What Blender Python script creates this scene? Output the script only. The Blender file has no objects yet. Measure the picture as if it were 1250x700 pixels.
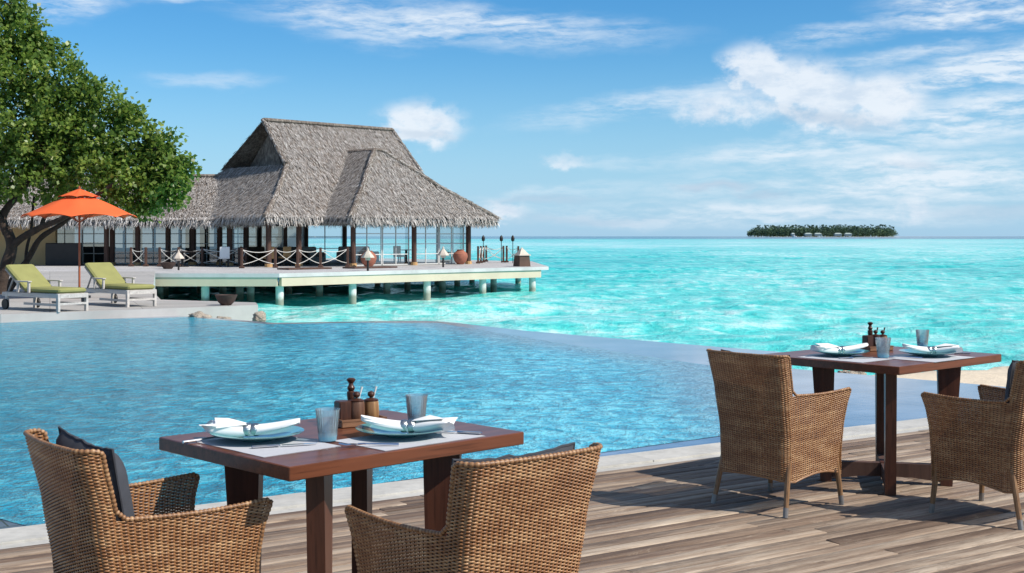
import bpy, math, random
import numpy as np
from mathutils import Vector, Matrix, noise as mn
R = math.radians
random.seed(7); rng = np.random.default_rng(7)
scene = bpy.context.scene
C = scene.collection

# ------------------------------------------------------------------ camera
CAM_H = 1.5; F = 1550.0; HZ = 288.5
cd = bpy.data.cameras.new("camera"); cam = bpy.data.objects.new("camera", cd); C.objects.link(cam)
cam.location = (0, 0, CAM_H); cam.rotation_euler = (R(90), 0, 0)
cd.sensor_width = 36; cd.lens = F/1250*36; cd.shift_y = -(350-HZ)/1250
cd.clip_start = 0.1; cd.clip_end = 60000
scene.camera = cam

# ------------------------------------------------------------------ light
SUN_EL = 44; SUN_AZ = math.atan2(0.92, -0.39)          # azimuth measured from +Y towards +X
sd = bpy.data.lights.new("sun", 'SUN'); sun = bpy.data.objects.new("sun", sd); C.objects.link(sun)
sd.energy = 4.9; sd.angle = R(0.53); sd.color = (1.0, 0.93, 0.83)
sv = Vector((math.sin(SUN_AZ)*math.cos(R(SUN_EL)), math.cos(SUN_AZ)*math.cos(R(SUN_EL)), math.sin(R(SUN_EL))))
sun.rotation_euler = sv.to_track_quat('Z', 'Y').to_euler()
sun.location = (10, -4, 12)
scene.view_settings.view_transform = 'Standard'
scene.view_settings.look = 'None'
scene.view_settings.gamma = 1
scene.view_settings.exposure = 0.15
scene.cycles.max_bounces = 6
scene.cycles.transparent_max_bounces = 12

# ---- small node helper
class NT:
    def __init__(s, tree): s.t = tree; tree.nodes.clear()
    def n(s, typ, **kw):
        o = s.t.nodes.new(typ)
        for k, v in kw.items():
            if k.startswith('_'): setattr(o, k[1:], v)
        return o
    def L(s, a, b): s.t.links.new(a, b)
    def put(s, sock, v):
        if isinstance(v, bpy.types.NodeSocket): s.t.links.new(v, sock)
        elif v is not None: sock.default_value = v
    def m(s, op, a, b=None, c=None, clamp=False):
        o = s.t.nodes.new('ShaderNodeMath'); o.operation = op; o.use_clamp = clamp
        s.put(o.inputs[0], a); s.put(o.inputs[1], b); s.put(o.inputs[2], c)
        return o.outputs[0]
    def vm(s, op, a, b=None):
        o = s.t.nodes.new('ShaderNodeVectorMath'); o.operation = op
        s.put(o.inputs[0], a); s.put(o.inputs[1], b)
        return o.outputs[0]
    def noise(s, vec, scale, detail=4, rough=0.55, dist=0.0, dim='3D'):
        o = s.t.nodes.new('ShaderNodeTexNoise'); o.noise_dimensions = dim
        s.put(o.inputs['Vector'], vec); o.inputs['Scale'].default_value = scale
        o.inputs['Detail'].default_value = detail; o.inputs['Roughness'].default_value = rough
        o.inputs['Distortion'].default_value = dist
        return o.outputs['Fac']
    def ramp(s, fac, stops, interp='LINEAR'):
        o = s.t.nodes.new('ShaderNodeValToRGB'); o.color_ramp.interpolation = interp
        e = o.color_ramp.elements
        while len(e) < len(stops): e.new(0.5)
        for i, (p, c) in enumerate(stops):
            e[i].position = p
            e[i].color = (c, c, c, 1) if isinstance(c, (int, float)) else (*c, 1)
        s.L(fac, o.inputs[0]); return o.outputs[0]
    def mix(s, fac, a, b, blend='MIX'):
        o = s.t.nodes.new('ShaderNodeMix'); o.data_type = 'RGBA'; o.blend_type = blend
        s.put(o.inputs[0], fac)
        s.put(o.inputs[6], (*a, 1) if isinstance(a, tuple) else a)
        s.put(o.inputs[7], (*b, 1) if isinstance(b, tuple) else b)
        return o.outputs[2]
    def xyz(s, v):
        o = s.t.nodes.new('ShaderNodeSeparateXYZ'); s.L(v, o.inputs[0]); return o.outputs
    def comb(s, x, y, z=0.0):
        o = s.t.nodes.new('ShaderNodeCombineXYZ')
        for i, v in enumerate((x, y, z)): s.put(o.inputs[i], v)
        return o.outputs[0]
    def mapping(s, v, scale=(1, 1, 1), rot=(0, 0, 0), loc=(0, 0, 0)):
        o = s.t.nodes.new('ShaderNodeMapping'); s.L(v, o.inputs[0])
        o.inputs['Scale'].default_value = scale; o.inputs['Rotation'].default_value = rot
        o.inputs['Location'].default_value = loc
        return o.outputs[0]
    def step(s, v, a, b):                                 # smoothstep
        o = s.t.nodes.new('ShaderNodeMapRange'); o.interpolation_type = 'SMOOTHSTEP'
        s.put(o.inputs['Value'], v); s.put(o.inputs['From Min'], a); s.put(o.inputs['From Max'], b)
        return o.outputs[0]

# ------------------------------------------------------------------ sky
def build_world():
    w = bpy.data.worlds.new("World"); scene.world = w; w.use_nodes = True
    g = NT(w.node_tree)
    out = g.n('ShaderNodeOutputWorld'); bg = g.n('ShaderNodeBackground'); bg.inputs[1].default_value = 0.10
    sky = g.n('ShaderNodeTexSky'); sky.sky_type = 'NISHITA'; sky.sun_disc = False
    sky.sun_elevation = R(SUN_EL); sky.sun_rotation = SUN_AZ
    sky.air_density = 1.0; sky.dust_density = 0.3; sky.ozone_density = 2.2; sky.altitude = 0
    tc = g.n('ShaderNodeTexCoord'); d = tc.outputs['Generated']
    x, y, z = g.xyz(d)
    az = g.m('ARCTAN2', x, y); el = g.m('ARCSINE', z)
    # pixel-like angle units of a hundredth of a radian
    a = g.m('MULTIPLY', az, 100.0); e = g.m('MULTIPLY', el, 100.0)
    v = g.comb(a, e, 0.0)
    wx = g.noise(g.mapping(v, (0.16, 0.35, 1)), 1.0, 4, 0.6)
    wy = g.noise(g.mapping(v, (0.16, 0.35, 1), loc=(31, 7, 3)), 1.0, 4, 0.6)
    wa = g.m('ADD', a, g.m('MULTIPLY', g.m('SUBTRACT', wx, 0.5), 5.0))
    we = g.m('ADD', e, g.m('MULTIPLY', g.m('SUBTRACT', wy, 0.5), 2.2))
    def ell(px, py, rx, ry, tilt=0, s=1.0, base=None):
        ca, ce = (px-625)/15.5, (HZ-py)/15.5; rx /= 15.5; ry /= 15.5
        aa, ee = base or (wa, we)
        dx = g.m('SUBTRACT', aa, ca); dy = g.m('SUBTRACT', ee, ce)
        t = R(tilt); c_, s_ = math.cos(t), math.sin(t)
        u = g.m('DIVIDE', g.m('ADD', g.m('MULTIPLY', dx, c_), g.m('MULTIPLY', dy, s_)), rx)
        w_ = g.m('DIVIDE', g.m('SUBTRACT', g.m('MULTIPLY', dy, c_), g.m('MULTIPLY', dx, s_)), ry)
        r = g.m('SQRT', g.m('ADD', g.m('MULTIPLY', u, u), g.m('MULTIPLY', w_, w_)))
        return g.m('MULTIPLY', g.m('SUBTRACT', 1.0, g.step(r, 0.15, 1.15)), s)
    def many(lst, base=None):
        acc = None
        for q in lst:
            k = ell(*q, base=base); acc = k if acc is None else g.m('MAXIMUM', acc, k)
        return acc
    cir = many([(560, 34, 300, 30, -3, 1.0), (430, 30, 130, 34, -8, 0.9), (105, 22, 75, 26, 12, 0.9), (230, 3, 110, 14, 2, .8),
                (1010, 52, 90, 16, 3, .8), (1180, 14, 140, 26, 2, 1.3), (1160, 40, 120, 18, 0, 1.2), (1200, 98, 160, 32, 8, 1.5),
                (1100, 78, 170, 14, 6, .7), (780, 130, 190, 22, 8, .75), (1180, 150, 170, 40, 6, 1.2), (260, 103, 90, 14, 2, .45),
                (1020, 172, 210, 14, 4, .6), (1050, 205, 260, 22, 4, .85), (1150, 232, 260, 26, 2, .9), (870, 235, 120, 12, 0, .6),
                (680, 236, 160, 14, 4, .45), (760, 200, 120, 12, 0, .35), (930, 262, 360, 20, 0, .9), (1100, 222, 260, 40, 3, 1.1), (1000, 185, 240, 20, 4, .9)])
    st = g.noise(g.mapping(g.comb(wa, we, 0), (0.10, 0.8, 1), rot=(0, 0, R(-5))), 1.0, 7, 0.62)
    st2 = g.noise(g.mapping(v, (0.35, 1.5, 1), rot=(0, 0, R(-12)), loc=(3, 9, 0)), 1.0, 6, 0.65)
    cirm = g.m('MULTIPLY', cir, g.step(g.m('ADD', g.m('MULTIPLY', st, 0.62), g.m('MULTIPLY', st2, 0.38)), 0.36, 0.62), clamp=True)
    cirm = g.m('MULTIPLY', cirm, 0.85)
    # heaped clouds: lumpier noise, sharper tops
    bn = g.noise(g.mapping(v, (0.42, 0.6, 1), loc=(1, 4, 0)), 1.0, 7, 0.6)
    bump = g.m('MULTIPLY', g.m('SUBTRACT', bn, 0.5), 3.8)
    ba = g.m('ADD', a, bump); bb = g.m('ADD', e, g.m('MULTIPLY', bump, 0.75))
    cum = many([(925, 92, 62, 42, -20, 1.2), (985, 120, 110, 52, -18, 1.25), (1060, 130, 76, 46, 0, 1.2), (900, 130, 110, 34, 0, .75), (515, 152, 70, 36, -5, 1.15),
                (690, 196, 50, 13, 0, .55), (612, 258, 44, 20, 0, .85), (1100, 255, 34, 26, 20, .7), (1090, 198, 46, 15, 0, .6),
                (880, 192, 24, 10, 0, .35), (570, 270, 40, 14, 0, .5)], base=(ba, bb))
    cumm = g.m('MULTIPLY', g.step(g.m('MULTIPLY', cum, g.m('ADD', 0.55, g.m('MULTIPLY', g.step(bn, 0.3, 0.65), 0.6))), 0.05, 0.95), 0.88)
    # greyer undersides: density grows downwards inside the heap
    under = g.step(g.noise(g.mapping(v, (0.3, 0.7, 1), loc=(5, 2, 1)), 1.0, 5, 0.6), 0.42, 0.68)
    lowgrey = g.m('MULTIPLY', many([(1010, 150, 90, 14, -8, 1), (520, 166, 50, 8, 0, .8), (870, 232, 60, 7, 0, 1), (660, 244, 90, 8, 0, .7), (930, 240, 50, 6, 0, .8), (1100, 208, 60, 7, 0, .6), (720, 268, 120, 8, 0, .6), (1190, 262, 90, 9, 0, .6)]), 0.6)
    hsv = g.n('ShaderNodeHueSaturation'); hsv.inputs['Saturation'].default_value = 1.22
    hsv.inputs['Hue'].default_value = 0.497; hsv.inputs['Value'].default_value = 1.0
    g.L(g.mix(1.0, sky.outputs[0], (0.78, 0.99, 1.20), 'MULTIPLY'), hsv.inputs['Color'])
    # sky zenith-to-horizon is Nishita's own; a touch more blue from ground haze low down
    low = g.step(e, 15.0, -1.0)
    base = g.mix(g.m('MULTIPLY', low, 0.72), hsv.outputs[0], (3.3, 5.8, 8.5))
    cc = g.mix(under, (7.9, 8.4, 9.0), (6.2, 7.1, 8.2))
    col = g.mix(cirm, base, (7.6, 8.3, 9.0))
    col = g.mix(cumm, col, cc)
    col = g.mix(lowgrey, col, (4.3, 5.5, 6.9))
    # unseen broken cloud added above the frame to neutralise the blue fill light
    fill_cloud = g.step(g.noise(g.mapping(d, (2.2, 2.2, 3.5)), 1.0, 7, 0.6), 0.40, 0.62)
    col = g.mix(g.m('MULTIPLY', g.m('MULTIPLY', fill_cloud, g.step(e, 16.0, 40.0)), 0.75), col, (4.6, 4.5, 4.3))
    # below the horizon: sea-blue so that nothing black shows
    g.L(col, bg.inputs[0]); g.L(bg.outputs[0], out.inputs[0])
build_world()

# ------------------------------------------------------------------ materials
def pmat(name, rough=0.6, spec=0.5, metal=0.0):
    m = bpy.data.materials.new(name); m.use_nodes = True
    g = NT(m.node_tree); out = g.n('ShaderNodeOutputMaterial'); p = g.n('ShaderNodeBsdfPrincipled')
    g.L(p.outputs[0], out.inputs[0])
    p.inputs['Roughness'].default_value = rough; p.inputs['Specular IOR Level'].default_value = spec
    p.inputs['Metallic'].default_value = metal
    return m, g, p
def bump(g, p, h, strength=0.3, dist=0.02):
    b = g.n('ShaderNodeBump'); b.inputs['Strength'].default_value = strength; b.inputs['Distance'].default_value = dist
    g.L(h, b.inputs['Height']); g.L(b.outputs[0], p.inputs['Normal']); return b
def basic(name, c, rough=0.6, var=0.12, scale=8.0, metal=0.0, bstr=0.15, bdist=0.01, spec=0.5, dirt=0.0):
    m, g, p = pmat(name, rough, spec, metal)
    o = g.n('ShaderNodeTexCoord').outputs['Object']
    n = g.noise(o, scale, 5, 0.6)
    lo = tuple(v*(1-var) for v in c); hi = tuple(min(1, v*(1+var)) for v in c)
    col = g.ramp(n, [(0.3, lo), (0.7, hi)])
    if dirt:
        n2 = g.noise(o, scale*0.35, 6, 0.7)
        col = g.mix(g.m('MULTIPLY', g.step(n2, 0.52, 0.72), dirt), col, tuple(v*0.45 for v in c))
    g.L(col, p.inputs['Base Color'])
    if bstr: bump(g, p, g.noise(o, scale*4, 4, 0.6), bstr, bdist)
    return m
M = {}
def wood(name, a, b, rough=0.45, axis='X', scale=1.0, spec=0.4):
    m, g, p = pmat(name, rough, spec)
    o = g.n('ShaderNodeTexCoord').outputs['Object']
    sc = {'X': (1.2, 22, 22), 'Y': (22, 1.2, 22), 'Z': (22, 22, 1.2)}[axis]
    n = g.noise(g.mapping(o, tuple(v*scale for v in sc)), 1.0, 5, 0.6, 0.6)
    n2 = g.noise(g.mapping(o, tuple(v*scale*4 for v in sc)), 1.0, 3, 0.5)
    col = g.ramp(n, [(0.28, a), (0.5, tuple((u+v)/2 for u, v in zip(a, b))), (0.72, b)])
    col = g.mix(g.m('MULTIPLY', g.step(n2, 0.52, 0.72), 0.55), col, tuple(v*0.45 for v in a))
    g.L(col, p.inputs['Base Color']); bump(g, p, n2, 0.12, 0.002)
    return m
M['table'] = wood('table_wood', (0.095, 0.032, 0.016), (0.19, 0.064, 0.030), 0.30, 'X', 1.0)
M['table_leg'] = wood('table_leg_wood', (0.06, 0.022, 0.013), (0.125, 0.045, 0.025), 0.38, 'Z', 1.0)
M['darkwood'] = wood('dark_turned_wood', (0.035, 0.014, 0.009), (0.09, 0.035, 0.02), 0.35, 'Z', 3.0)
M['jarwood'] = wood('jar_wood', (0.16, 0.075, 0.03), (0.42, 0.24, 0.10), 0.5, 'Z', 3.0)
M['traywood'] = wood('tray_wood', (0.12, 0.055, 0.03), (0.27, 0.14, 0.075), 0.5, 'X', 3.0)
M['column'] = wood('column_wood', (0.045, 0.022, 0.016), (0.13, 0.07, 0.05), 0.7, 'Z', 0.4)
M['greywood'] = wood('grey_weathered_wood', (0.26, 0.23, 0.21), (0.48, 0.45, 0.42), 0.8, 'X', 0.6)
M['polewood'] = wood('pole_wood', (0.28, 0.07, 0.025), (0.42, 0.12, 0.05), 0.5, 'Z', 0.6)

def attr_mat(name, stops, rough=0.6, spec=0.4, noise_scale=30, nvar=0.35, trans=0.0, sheen=0.0, dark=0.45):
    m, g, p = pmat(name, rough, spec)
    at = g.n('ShaderNodeAttribute'); at.attribute_name = 'tint'
    o = g.n('ShaderNodeTexCoord').outputs['Object']
    f = at.outputs['Fac']
    n = g.noise(o, noise_scale, 4, 0.6)
    f = g.m('ADD', f, g.m('MULTIPLY', g.m('SUBTRACT', n, 0.5), nvar), clamp=True)
    col = g.ramp(f, stops); g.L(col, p.inputs['Base Color'])
    if trans:
        out = [q for q in g.t.nodes if q.type == 'OUTPUT_MATERIAL'][0]
        t = g.n('ShaderNodeBsdfTranslucent'); mx = g.n('ShaderNodeMixShader'); mx.inputs[0].default_value = trans
        g.L(col, t.inputs[0]); g.L(p.outputs[0], mx.inputs[1]); g.L(t.outputs[0], mx.inputs[2]); g.L(mx.outputs[0], out.inputs[0])
    return m, g, p
M['wicker'], _, _ = attr_mat('wicker', [(0.0, (0.12, 0.045, 0.016)), (0.45, (0.31, 0.143, 0.056)), (1.0, (0.64, 0.40, 0.20))], 0.30, 0.6, 14, 0.5)
M['wicker_rim'], _, _ = attr_mat('wicker_rim', [(0.0, (0.12, 0.05, 0.02)), (0.5, (0.33, 0.17, 0.075)), (1.0, (0.55, 0.36, 0.19))], 0.45, 0.5, 120, 0.5)
M['stake'] = basic('wicker_stake', (0.06, 0.026, 0.012), 0.6, 0.2, 40)
M['chairleg'] = wood('rattan_leg', (0.16, 0.08, 0.035), (0.30, 0.17, 0.08), 0.45, 'Z', 2.0)
M['cap'] = basic('leg_cap', (0.24, 0.22, 0.205), 0.45, 0.1, 30, 0.5)
M['cushion'] = basic('charcoal_cushion', (0.045, 0.048, 0.058), 0.85, 0.25, 9, bstr=0.25, bdist=0.004)
M['thatch'], _, _ = attr_mat('thatch_blades', [(0.0, (0.11, 0.097, 0.09)), (0.5, (0.36, 0.335, 0.315)), (1.0, (0.76, 0.72, 0.68))], 0.9, 0.15, 3, 0.35)
def thatch_base():
    m, g, p = pmat('thatch_bed', 0.95, 0.1)
    o = g.n('ShaderNodeTexCoord').outputs['Object']
    n = g.noise(g.mapping(o, (9, 9, 3)), 1.0, 6, 0.75); n2 = g.noise(o, 0.7, 4, 0.6)
    f = g.m('ADD', g.m('MULTIPLY', n, 0.75), g.m('MULTIPLY', n2, 0.25))
    g.L(g.ramp(f, [(0.35, (0.07, 0.055, 0.045)), (0.5, (0.2, 0.165, 0.14)), (0.65, (0.4, 0.35, 0.3))]), p.inputs['Base Color'])
    bump(g, p, n, 0.9, 0.12); return m
M['thatchbed'] = thatch_base()
M['leaf'], _, _ = attr_mat('leaf', [(0.0, (0.055, 0.115, 0.022)), (0.45, (0.165, 0.265, 0.045)), (0.8, (0.32, 0.41, 0.085)), (1.0, (0.52, 0.52, 0.17))], 0.38, 0.4, 2, 0.12, 0.50)
M['bark'] = basic('bark', (0.055, 0.036, 0.026), 0.9, 0.45, 6, bstr=0.8, bdist=0.03)
M['greenfab'] = basic('lime_canvas', (0.265, 0.262, 0.09), 0.85, 0.08, 5, bstr=0.15, bdist=0.004)
M['orange'] = basic('orange_canvas', (0.76, 0.125, 0.030), 0.8, 0.05, 3, bstr=0.1, bdist=0.004)
M['whitewood'] = wood('whitened_wood', (0.42, 0.39, 0.36), (0.62, 0.59, 0.55), 0.75, 'X', 0.6)
M['slab'] = basic('pale_deck_slab', (0.44, 0.43, 0.425), 0.75, 0.14, 0.9, bstr=0.3, bdist=0.02, dirt=0.25)
def boarded(name, c, width, rot, var=0.18):
    m, g, p = pmat(name, 0.8, 0.3); o = g.n('ShaderNodeTexCoord').outputs['Object']; v = g.mapping(o, (1, 1, 1), rot=(0, 0, R(rot)))
    bk = g.n('ShaderNodeTexBrick'); g.L(v, bk.inputs['Vector']); bk.inputs['Scale'].default_value = 1.0; bk.inputs['Brick Width'].default_value = 3.4; bk.inputs['Row Height'].default_value = width
    bk.inputs['Mortar Size'].default_value = 0.012; bk.inputs['Color1'].default_value = (*[q*(1+var) for q in c], 1); bk.inputs['Color2'].default_value = (*[q*(1-var) for q in c], 1); bk.inputs['Mortar'].default_value = (*[q*.35 for q in c], 1)
    n = g.noise(g.mapping(v, (0.8, 7, 1)), 1.0, 6, 0.7); n2 = g.noise(o, 0.6, 5, 0.65)
    col = g.mix(g.m('MULTIPLY', g.step(n, 0.5, 0.7), 0.35), bk.outputs[0], tuple(q*.6 for q in c)); col = g.mix(g.m('MULTIPLY', g.step(n2, 0.5, 0.75), 0.3), col, tuple(q*.7 for q in c))
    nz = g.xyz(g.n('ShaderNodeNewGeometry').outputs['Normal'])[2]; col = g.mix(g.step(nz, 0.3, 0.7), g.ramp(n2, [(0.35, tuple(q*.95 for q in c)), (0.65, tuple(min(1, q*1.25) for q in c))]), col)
    g.L(col, p.inputs['Base Color']); bump(g, p, n2, 0.3, 0.01); return m
M['terrace'] = boarded('terrace_boards', (0.42, 0.405, 0.385), 0.16, -20)
M['pierboards'] = boarded('pier_boards', (0.50, 0.49, 0.485), 0.15, 44)
M['beam'] = basic('cream_beam', (0.60, 0.51, 0.38), 0.7, 0.08, 0.6, bstr=0.1, dirt=0.2)
def pile_mat():
    m, g, p = pmat('white_pile', 0.6); geo = g.n('ShaderNodeNewGeometry').outputs['Position']; z = g.xyz(geo)[2]; n = g.noise(geo, 3.0, 5, 0.65)
    tide = g.step(g.m('ADD', z, g.m('MULTIPLY', g.m('SUBTRACT', n, 0.5), 0.35)), -0.88, -1.12)
    g.L(g.mix(g.m('MULTIPLY', tide, 0.75), g.ramp(n, [(0.3, (0.58, 0.57, 0.53)), (0.65, (0.76, 0.75, 0.72))]), (0.16, 0.17, 0.10)), p.inputs['Base Color']); return m
M['pile'] = pile_mat()
M['wallc'] = basic('ochre_wall', (0.62, 0.42, 0.21), 0.8, 0.05, 1.0)
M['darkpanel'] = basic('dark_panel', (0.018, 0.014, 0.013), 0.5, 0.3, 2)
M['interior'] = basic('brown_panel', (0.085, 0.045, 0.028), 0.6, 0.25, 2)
M['tan'] = basic('tan_upholstery', (0.50, 0.30, 0.13), 0.7, 0.15, 3)
M['whitecloth'] = basic('white_cloth', (0.80, 0.80, 0.79), 0.85, 0.03, 20, bstr=0.2, bdist=0.002)
M['matcloth'] = basic('placemat_cloth', (0.48, 0.49, 0.52), 0.85, 0.05, 60, bstr=0.3, bdist=0.001)
M['rope'] = basic('white_rope', (0.70, 0.68, 0.63), 0.8, 0.15, 20)
M['frame'] = basic('white_frame', (0.62, 0.62, 0.60), 0.5, 0.05, 4)
M['terracotta'] = basic('terracotta', (0.33, 0.12, 0.075), 0.75, 0.18, 4, dirt=0.3)
M['bowl'] = basic('dark_bowl', (0.065, 0.038, 0.03), 0.7, 0.3, 10)
M['lampcap'] = basic('lantern_stone', (0.58, 0.50, 0.42), 0.8, 0.15, 10)
M['iron'] = basic('dark_iron', (0.03, 0.027, 0.025), 0.5, 0.3, 10, 0.4)
M['coral'] = basic('coral_rock', (0.42, 0.36, 0.29), 0.9, 0.35, 9, bstr=0.9, bdist=0.06, dirt=0.5)
M['sand'] = basic('sand', (0.66, 0.56, 0.42), 0.95, 0.1, 3, bstr=0.5, bdist=0.04, dirt=0.12)
M['steel'] = basic('steel', (0.72, 0.73, 0.75), 0.18, 0.04, 10, 1.0, bstr=0)
M['silver'] = basic('silver_ring', (0.55, 0.56, 0.55), 0.25, 0.25, 90, 1.0, bstr=0.6, bdist=0.003)
M['hut'] = basic('hut_wall', (0.38, 0.40, 0.38), 0.8, 0.1, 0.5)
M['hutroof'] = basic('hut_roof', (0.30, 0.37, 0.36), 0.9, 0.15, 0.5)
M['boatwhite'] = basic('boat_hull', (0.8, 0.8, 0.8), 0.4, 0.03, 1)
M['palmfar'], _, _ = attr_mat('far_leaves', [(0.0, (0.035, 0.07, 0.05)), (0.5, (0.07, 0.125, 0.075)), (1.0, (0.13, 0.20, 0.09))], 0.7, 0.2, 0.05, 0.3)

def glassy(name, color, rough=0.02, ior=1.45, trans=1.0, alpha=None):
    m, g, p = pmat(name, rough); p.inputs['Base Color'].default_value = (*color, 1)
    p.inputs['Transmission Weight'].default_value = trans; p.inputs['IOR'].default_value = ior
    return m, g, p
def tumbler_mat():
    m = bpy.data.materials.new('blue_tumbler_glass'); m.use_nodes = True; g = NT(m.node_tree)
    out = g.n('ShaderNodeOutputMaterial'); o = g.n('ShaderNodeTexCoord').outputs['Object']; x, y, z = g.xyz(o)
    col = g.ramp(g.m('MULTIPLY', z, 9.0), [(0.0, (0.04, 0.55, 0.85)), (0.12, (0.15, 0.68, 0.90)), (0.27, (0.80, 0.93, 0.97)), (1, (0.96, 0.99, 1.0))])
    t = g.n('ShaderNodeBsdfTransparent'); g.L(col, t.inputs[0])
    d = g.n('ShaderNodeBsdfTranslucent'); lc = g.mix(0.35, col, (0.8, 0.95, 1.0)); g.L(lc, d.inputs[0]); df = g.n('ShaderNodeBsdfDiffuse'); g.L(lc, df.inputs[0])
    gl = g.n('ShaderNodeBsdfGlossy'); gl.inputs['Roughness'].default_value = 0.06
    fr = g.n('ShaderNodeFresnel'); fr.inputs[0].default_value = 1.5
    bp = g.n('ShaderNodeBump'); bp.inputs['Strength'].default_value = 0.3; bp.inputs['Distance'].default_value = 0.002
    g.L(g.m('SINE', g.m('MULTIPLY', g.m('ARCTAN2', y, x), 24.0)), bp.inputs['Height']); g.L(bp.outputs[0], gl.inputs['Normal']); g.L(bp.outputs[0], fr.inputs['Normal'])
    m1 = g.n('ShaderNodeMixShader'); m1.inputs[0].default_value = 0.5; g.L(d.outputs[0], m1.inputs[1]); g.L(df.outputs[0], m1.inputs[2])
    m2 = g.n('ShaderNodeMixShader'); g.L(g.ramp(g.m('MULTIPLY', z, 9.0), [(0.0, 0.8), (0.16, 0.65), (0.30, 0.26), (1, 0.22)]), m2.inputs[0]); g.L(t.outputs[0], m2.inputs[1]); g.L(m1.outputs[0], m2.inputs[2])
    m3 = g.n('ShaderNodeMixShader'); g.L(fr.outputs[0], m3.inputs[0]); g.L(m2.outputs[0], m3.inputs[1]); g.L(gl.outputs[0], m3.inputs[2]); g.L(m3.outputs[0], out.inputs[0])
    return m
M['tumbler'] = tumbler_mat()
def plate_mat():
    m, g, p = pmat('aqua_glass_plate', 0.12, 0.5); p.inputs['Base Color'].default_value = (0.13, 0.36, 0.37, 1)
    p.inputs['Coat Weight'].default_value = 0.5; p.inputs['Transmission Weight'].default_value = 0.0
    return m
M['plate'] = plate_mat()
def pane_mat():
    m = bpy.data.materials.new('window_pane'); m.use_nodes = True; g = NT(m.node_tree)
    out = g.n('ShaderNodeOutputMaterial'); t = g.n('ShaderNodeBsdfTransparent'); gl = g.n('ShaderNodeBsdfGlossy')
    gl.inputs['Roughness'].default_value = 0.03; gl.inputs['Color'].default_value = (0.9, 0.95, 0.97, 1)
    t.inputs[0].default_value = (0.82, 0.9, 0.9, 1)
    mx = g.n('ShaderNodeMixShader'); mx.inputs[0].default_value = 0.22
    g.L(t.outputs[0], mx.inputs[1]); g.L(gl.outputs[0], mx.inputs[2]); g.L(mx.outputs[0], out.inputs[0]); return m
M['pane'] = pane_mat()

def deck_mat():
    m, g, p = pmat('weathered_planks', 0.72, 0.3)
    at = g.n('ShaderNodeAttribute'); at.attribute_name = 'tint'; f = at.outputs['Fac']
    uv = g.n('ShaderNodeAttribute'); uv.attribute_name = 'plank'; v = uv.outputs['Vector']
    n = g.noise(g.mapping(v, (1.1, 34, 1)), 1.0, 7, 0.72, 0.8)
    n2 = g.noise(g.mapping(v, (5, 130, 1)), 1.0, 4, 0.6, 0.4)
    n3 = g.noise(g.mapping(v, (0.9, 3.5, 1)), 1.0, 5, 0.6)
    k = g.m('ADD', g.m('MULTIPLY', f, 0.30), g.m('MULTIPLY', n, 0.85)); k = g.m('ADD', k, g.m('MULTIPLY', n3, 0.45))
    k = g.m('ADD', k, -0.36)
    col = g.ramp(k, [(0.10, (0.078, 0.052, 0.040)), (0.33, (0.18, 0.122, 0.085)), (0.50, (0.315, 0.236, 0.172)), (0.71, (0.50, 0.415, 0.32)), (1.0, (0.70, 0.63, 0.52))])
    col = g.mix(g.m('MULTIPLY', g.step(n2, 0.55, 0.7), 0.55), col, (0.055, 0.036, 0.03))
    g.L(col, p.inputs['Base Color'])
    n4 = g.noise(g.mapping(v, (2.2, 9, 1), loc=(7, 3, 0)), 1.0, 8, 0.78, 1.2)
    col = g.mix(g.m('MULTIPLY', g.step(n4, 0.50, 0.66), 0.45), col, (0.10, 0.066, 0.048)); col = g.mix(g.m('MULTIPLY', g.step(n4, 0.44, 0.32), 0.35), col, (0.62, 0.53, 0.42))
    g.L(col, p.inputs['Base Color'])
    bump(g, p, g.m('ADD', n2, n), 0.7, 0.006)
    return m
M['deck'] = deck_mat()
def stone_mat(name, a, b, rough, scale=2.0, spec=0.5):
    m, g, p = pmat(name, rough, spec)
    o = g.n('ShaderNodeTexCoord').outputs['Object']
    n = g.noise(o, scale, 6, 0.65); n2 = g.noise(o, scale*9, 4, 0.6)
    g.L(g.ramp(g.m('ADD', g.m('MULTIPLY', n, 0.7), g.m('MULTIPLY', n2, 0.3)), [(0.35, a), (0.65, b)]), p.inputs['Base Color'])
    bump(g, p, n2, 0.2, 0.01); return m
M['stone'] = stone_mat('pale_coping', (0.38, 0.37, 0.34), (0.60, 0.585, 0.54), 0.7)
def wet_mat():
    m, g, p = pmat('wet_ledge', 0.08, 0.9)
    o = g.n('ShaderNodeTexCoord').outputs['Object']
    n = g.noise(o, 1.3, 5, 0.6); n2 = g.noise(g.mapping(o, (1, 1, 1)), 9.0, 4, 0.6)
    g.L(g.ramp(n, [(0.35, (0.12, 0.17, 0.25)), (0.65, (0.24, 0.31, 0.42))]), p.inputs['Base Color'])
    bk = g.n('ShaderNodeTexBrick'); bk.offset = 0.5; g.L(g.mapping(o, (1, 1, 1), rot=(0, 0, R(-33.4))), bk.inputs['Vector'])
    bk.inputs['Scale'].default_value = 1.0; bk.inputs['Brick Width'].default_value = 0.6; bk.inputs['Row Height'].default_value = 0.3; bk.inputs['Mortar Size'].default_value = 0.006
    bk.inputs['Color1'].default_value = (1, 1, 1, 1); bk.inputs['Color2'].default_value = (0.82, 0.85, 0.88, 1); bk.inputs['Mortar'].default_value = (0.5, 0.5, 0.5, 1)
    src = p.inputs['Base Color'].links[0].from_socket; g.L(g.mix(1.0, src, bk.outputs[0], 'MULTIPLY'), p.inputs['Base Color'])
    bump(g, p, n2, 0.05, 0.01); return m
M['wet'] = wet_mat()

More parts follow.
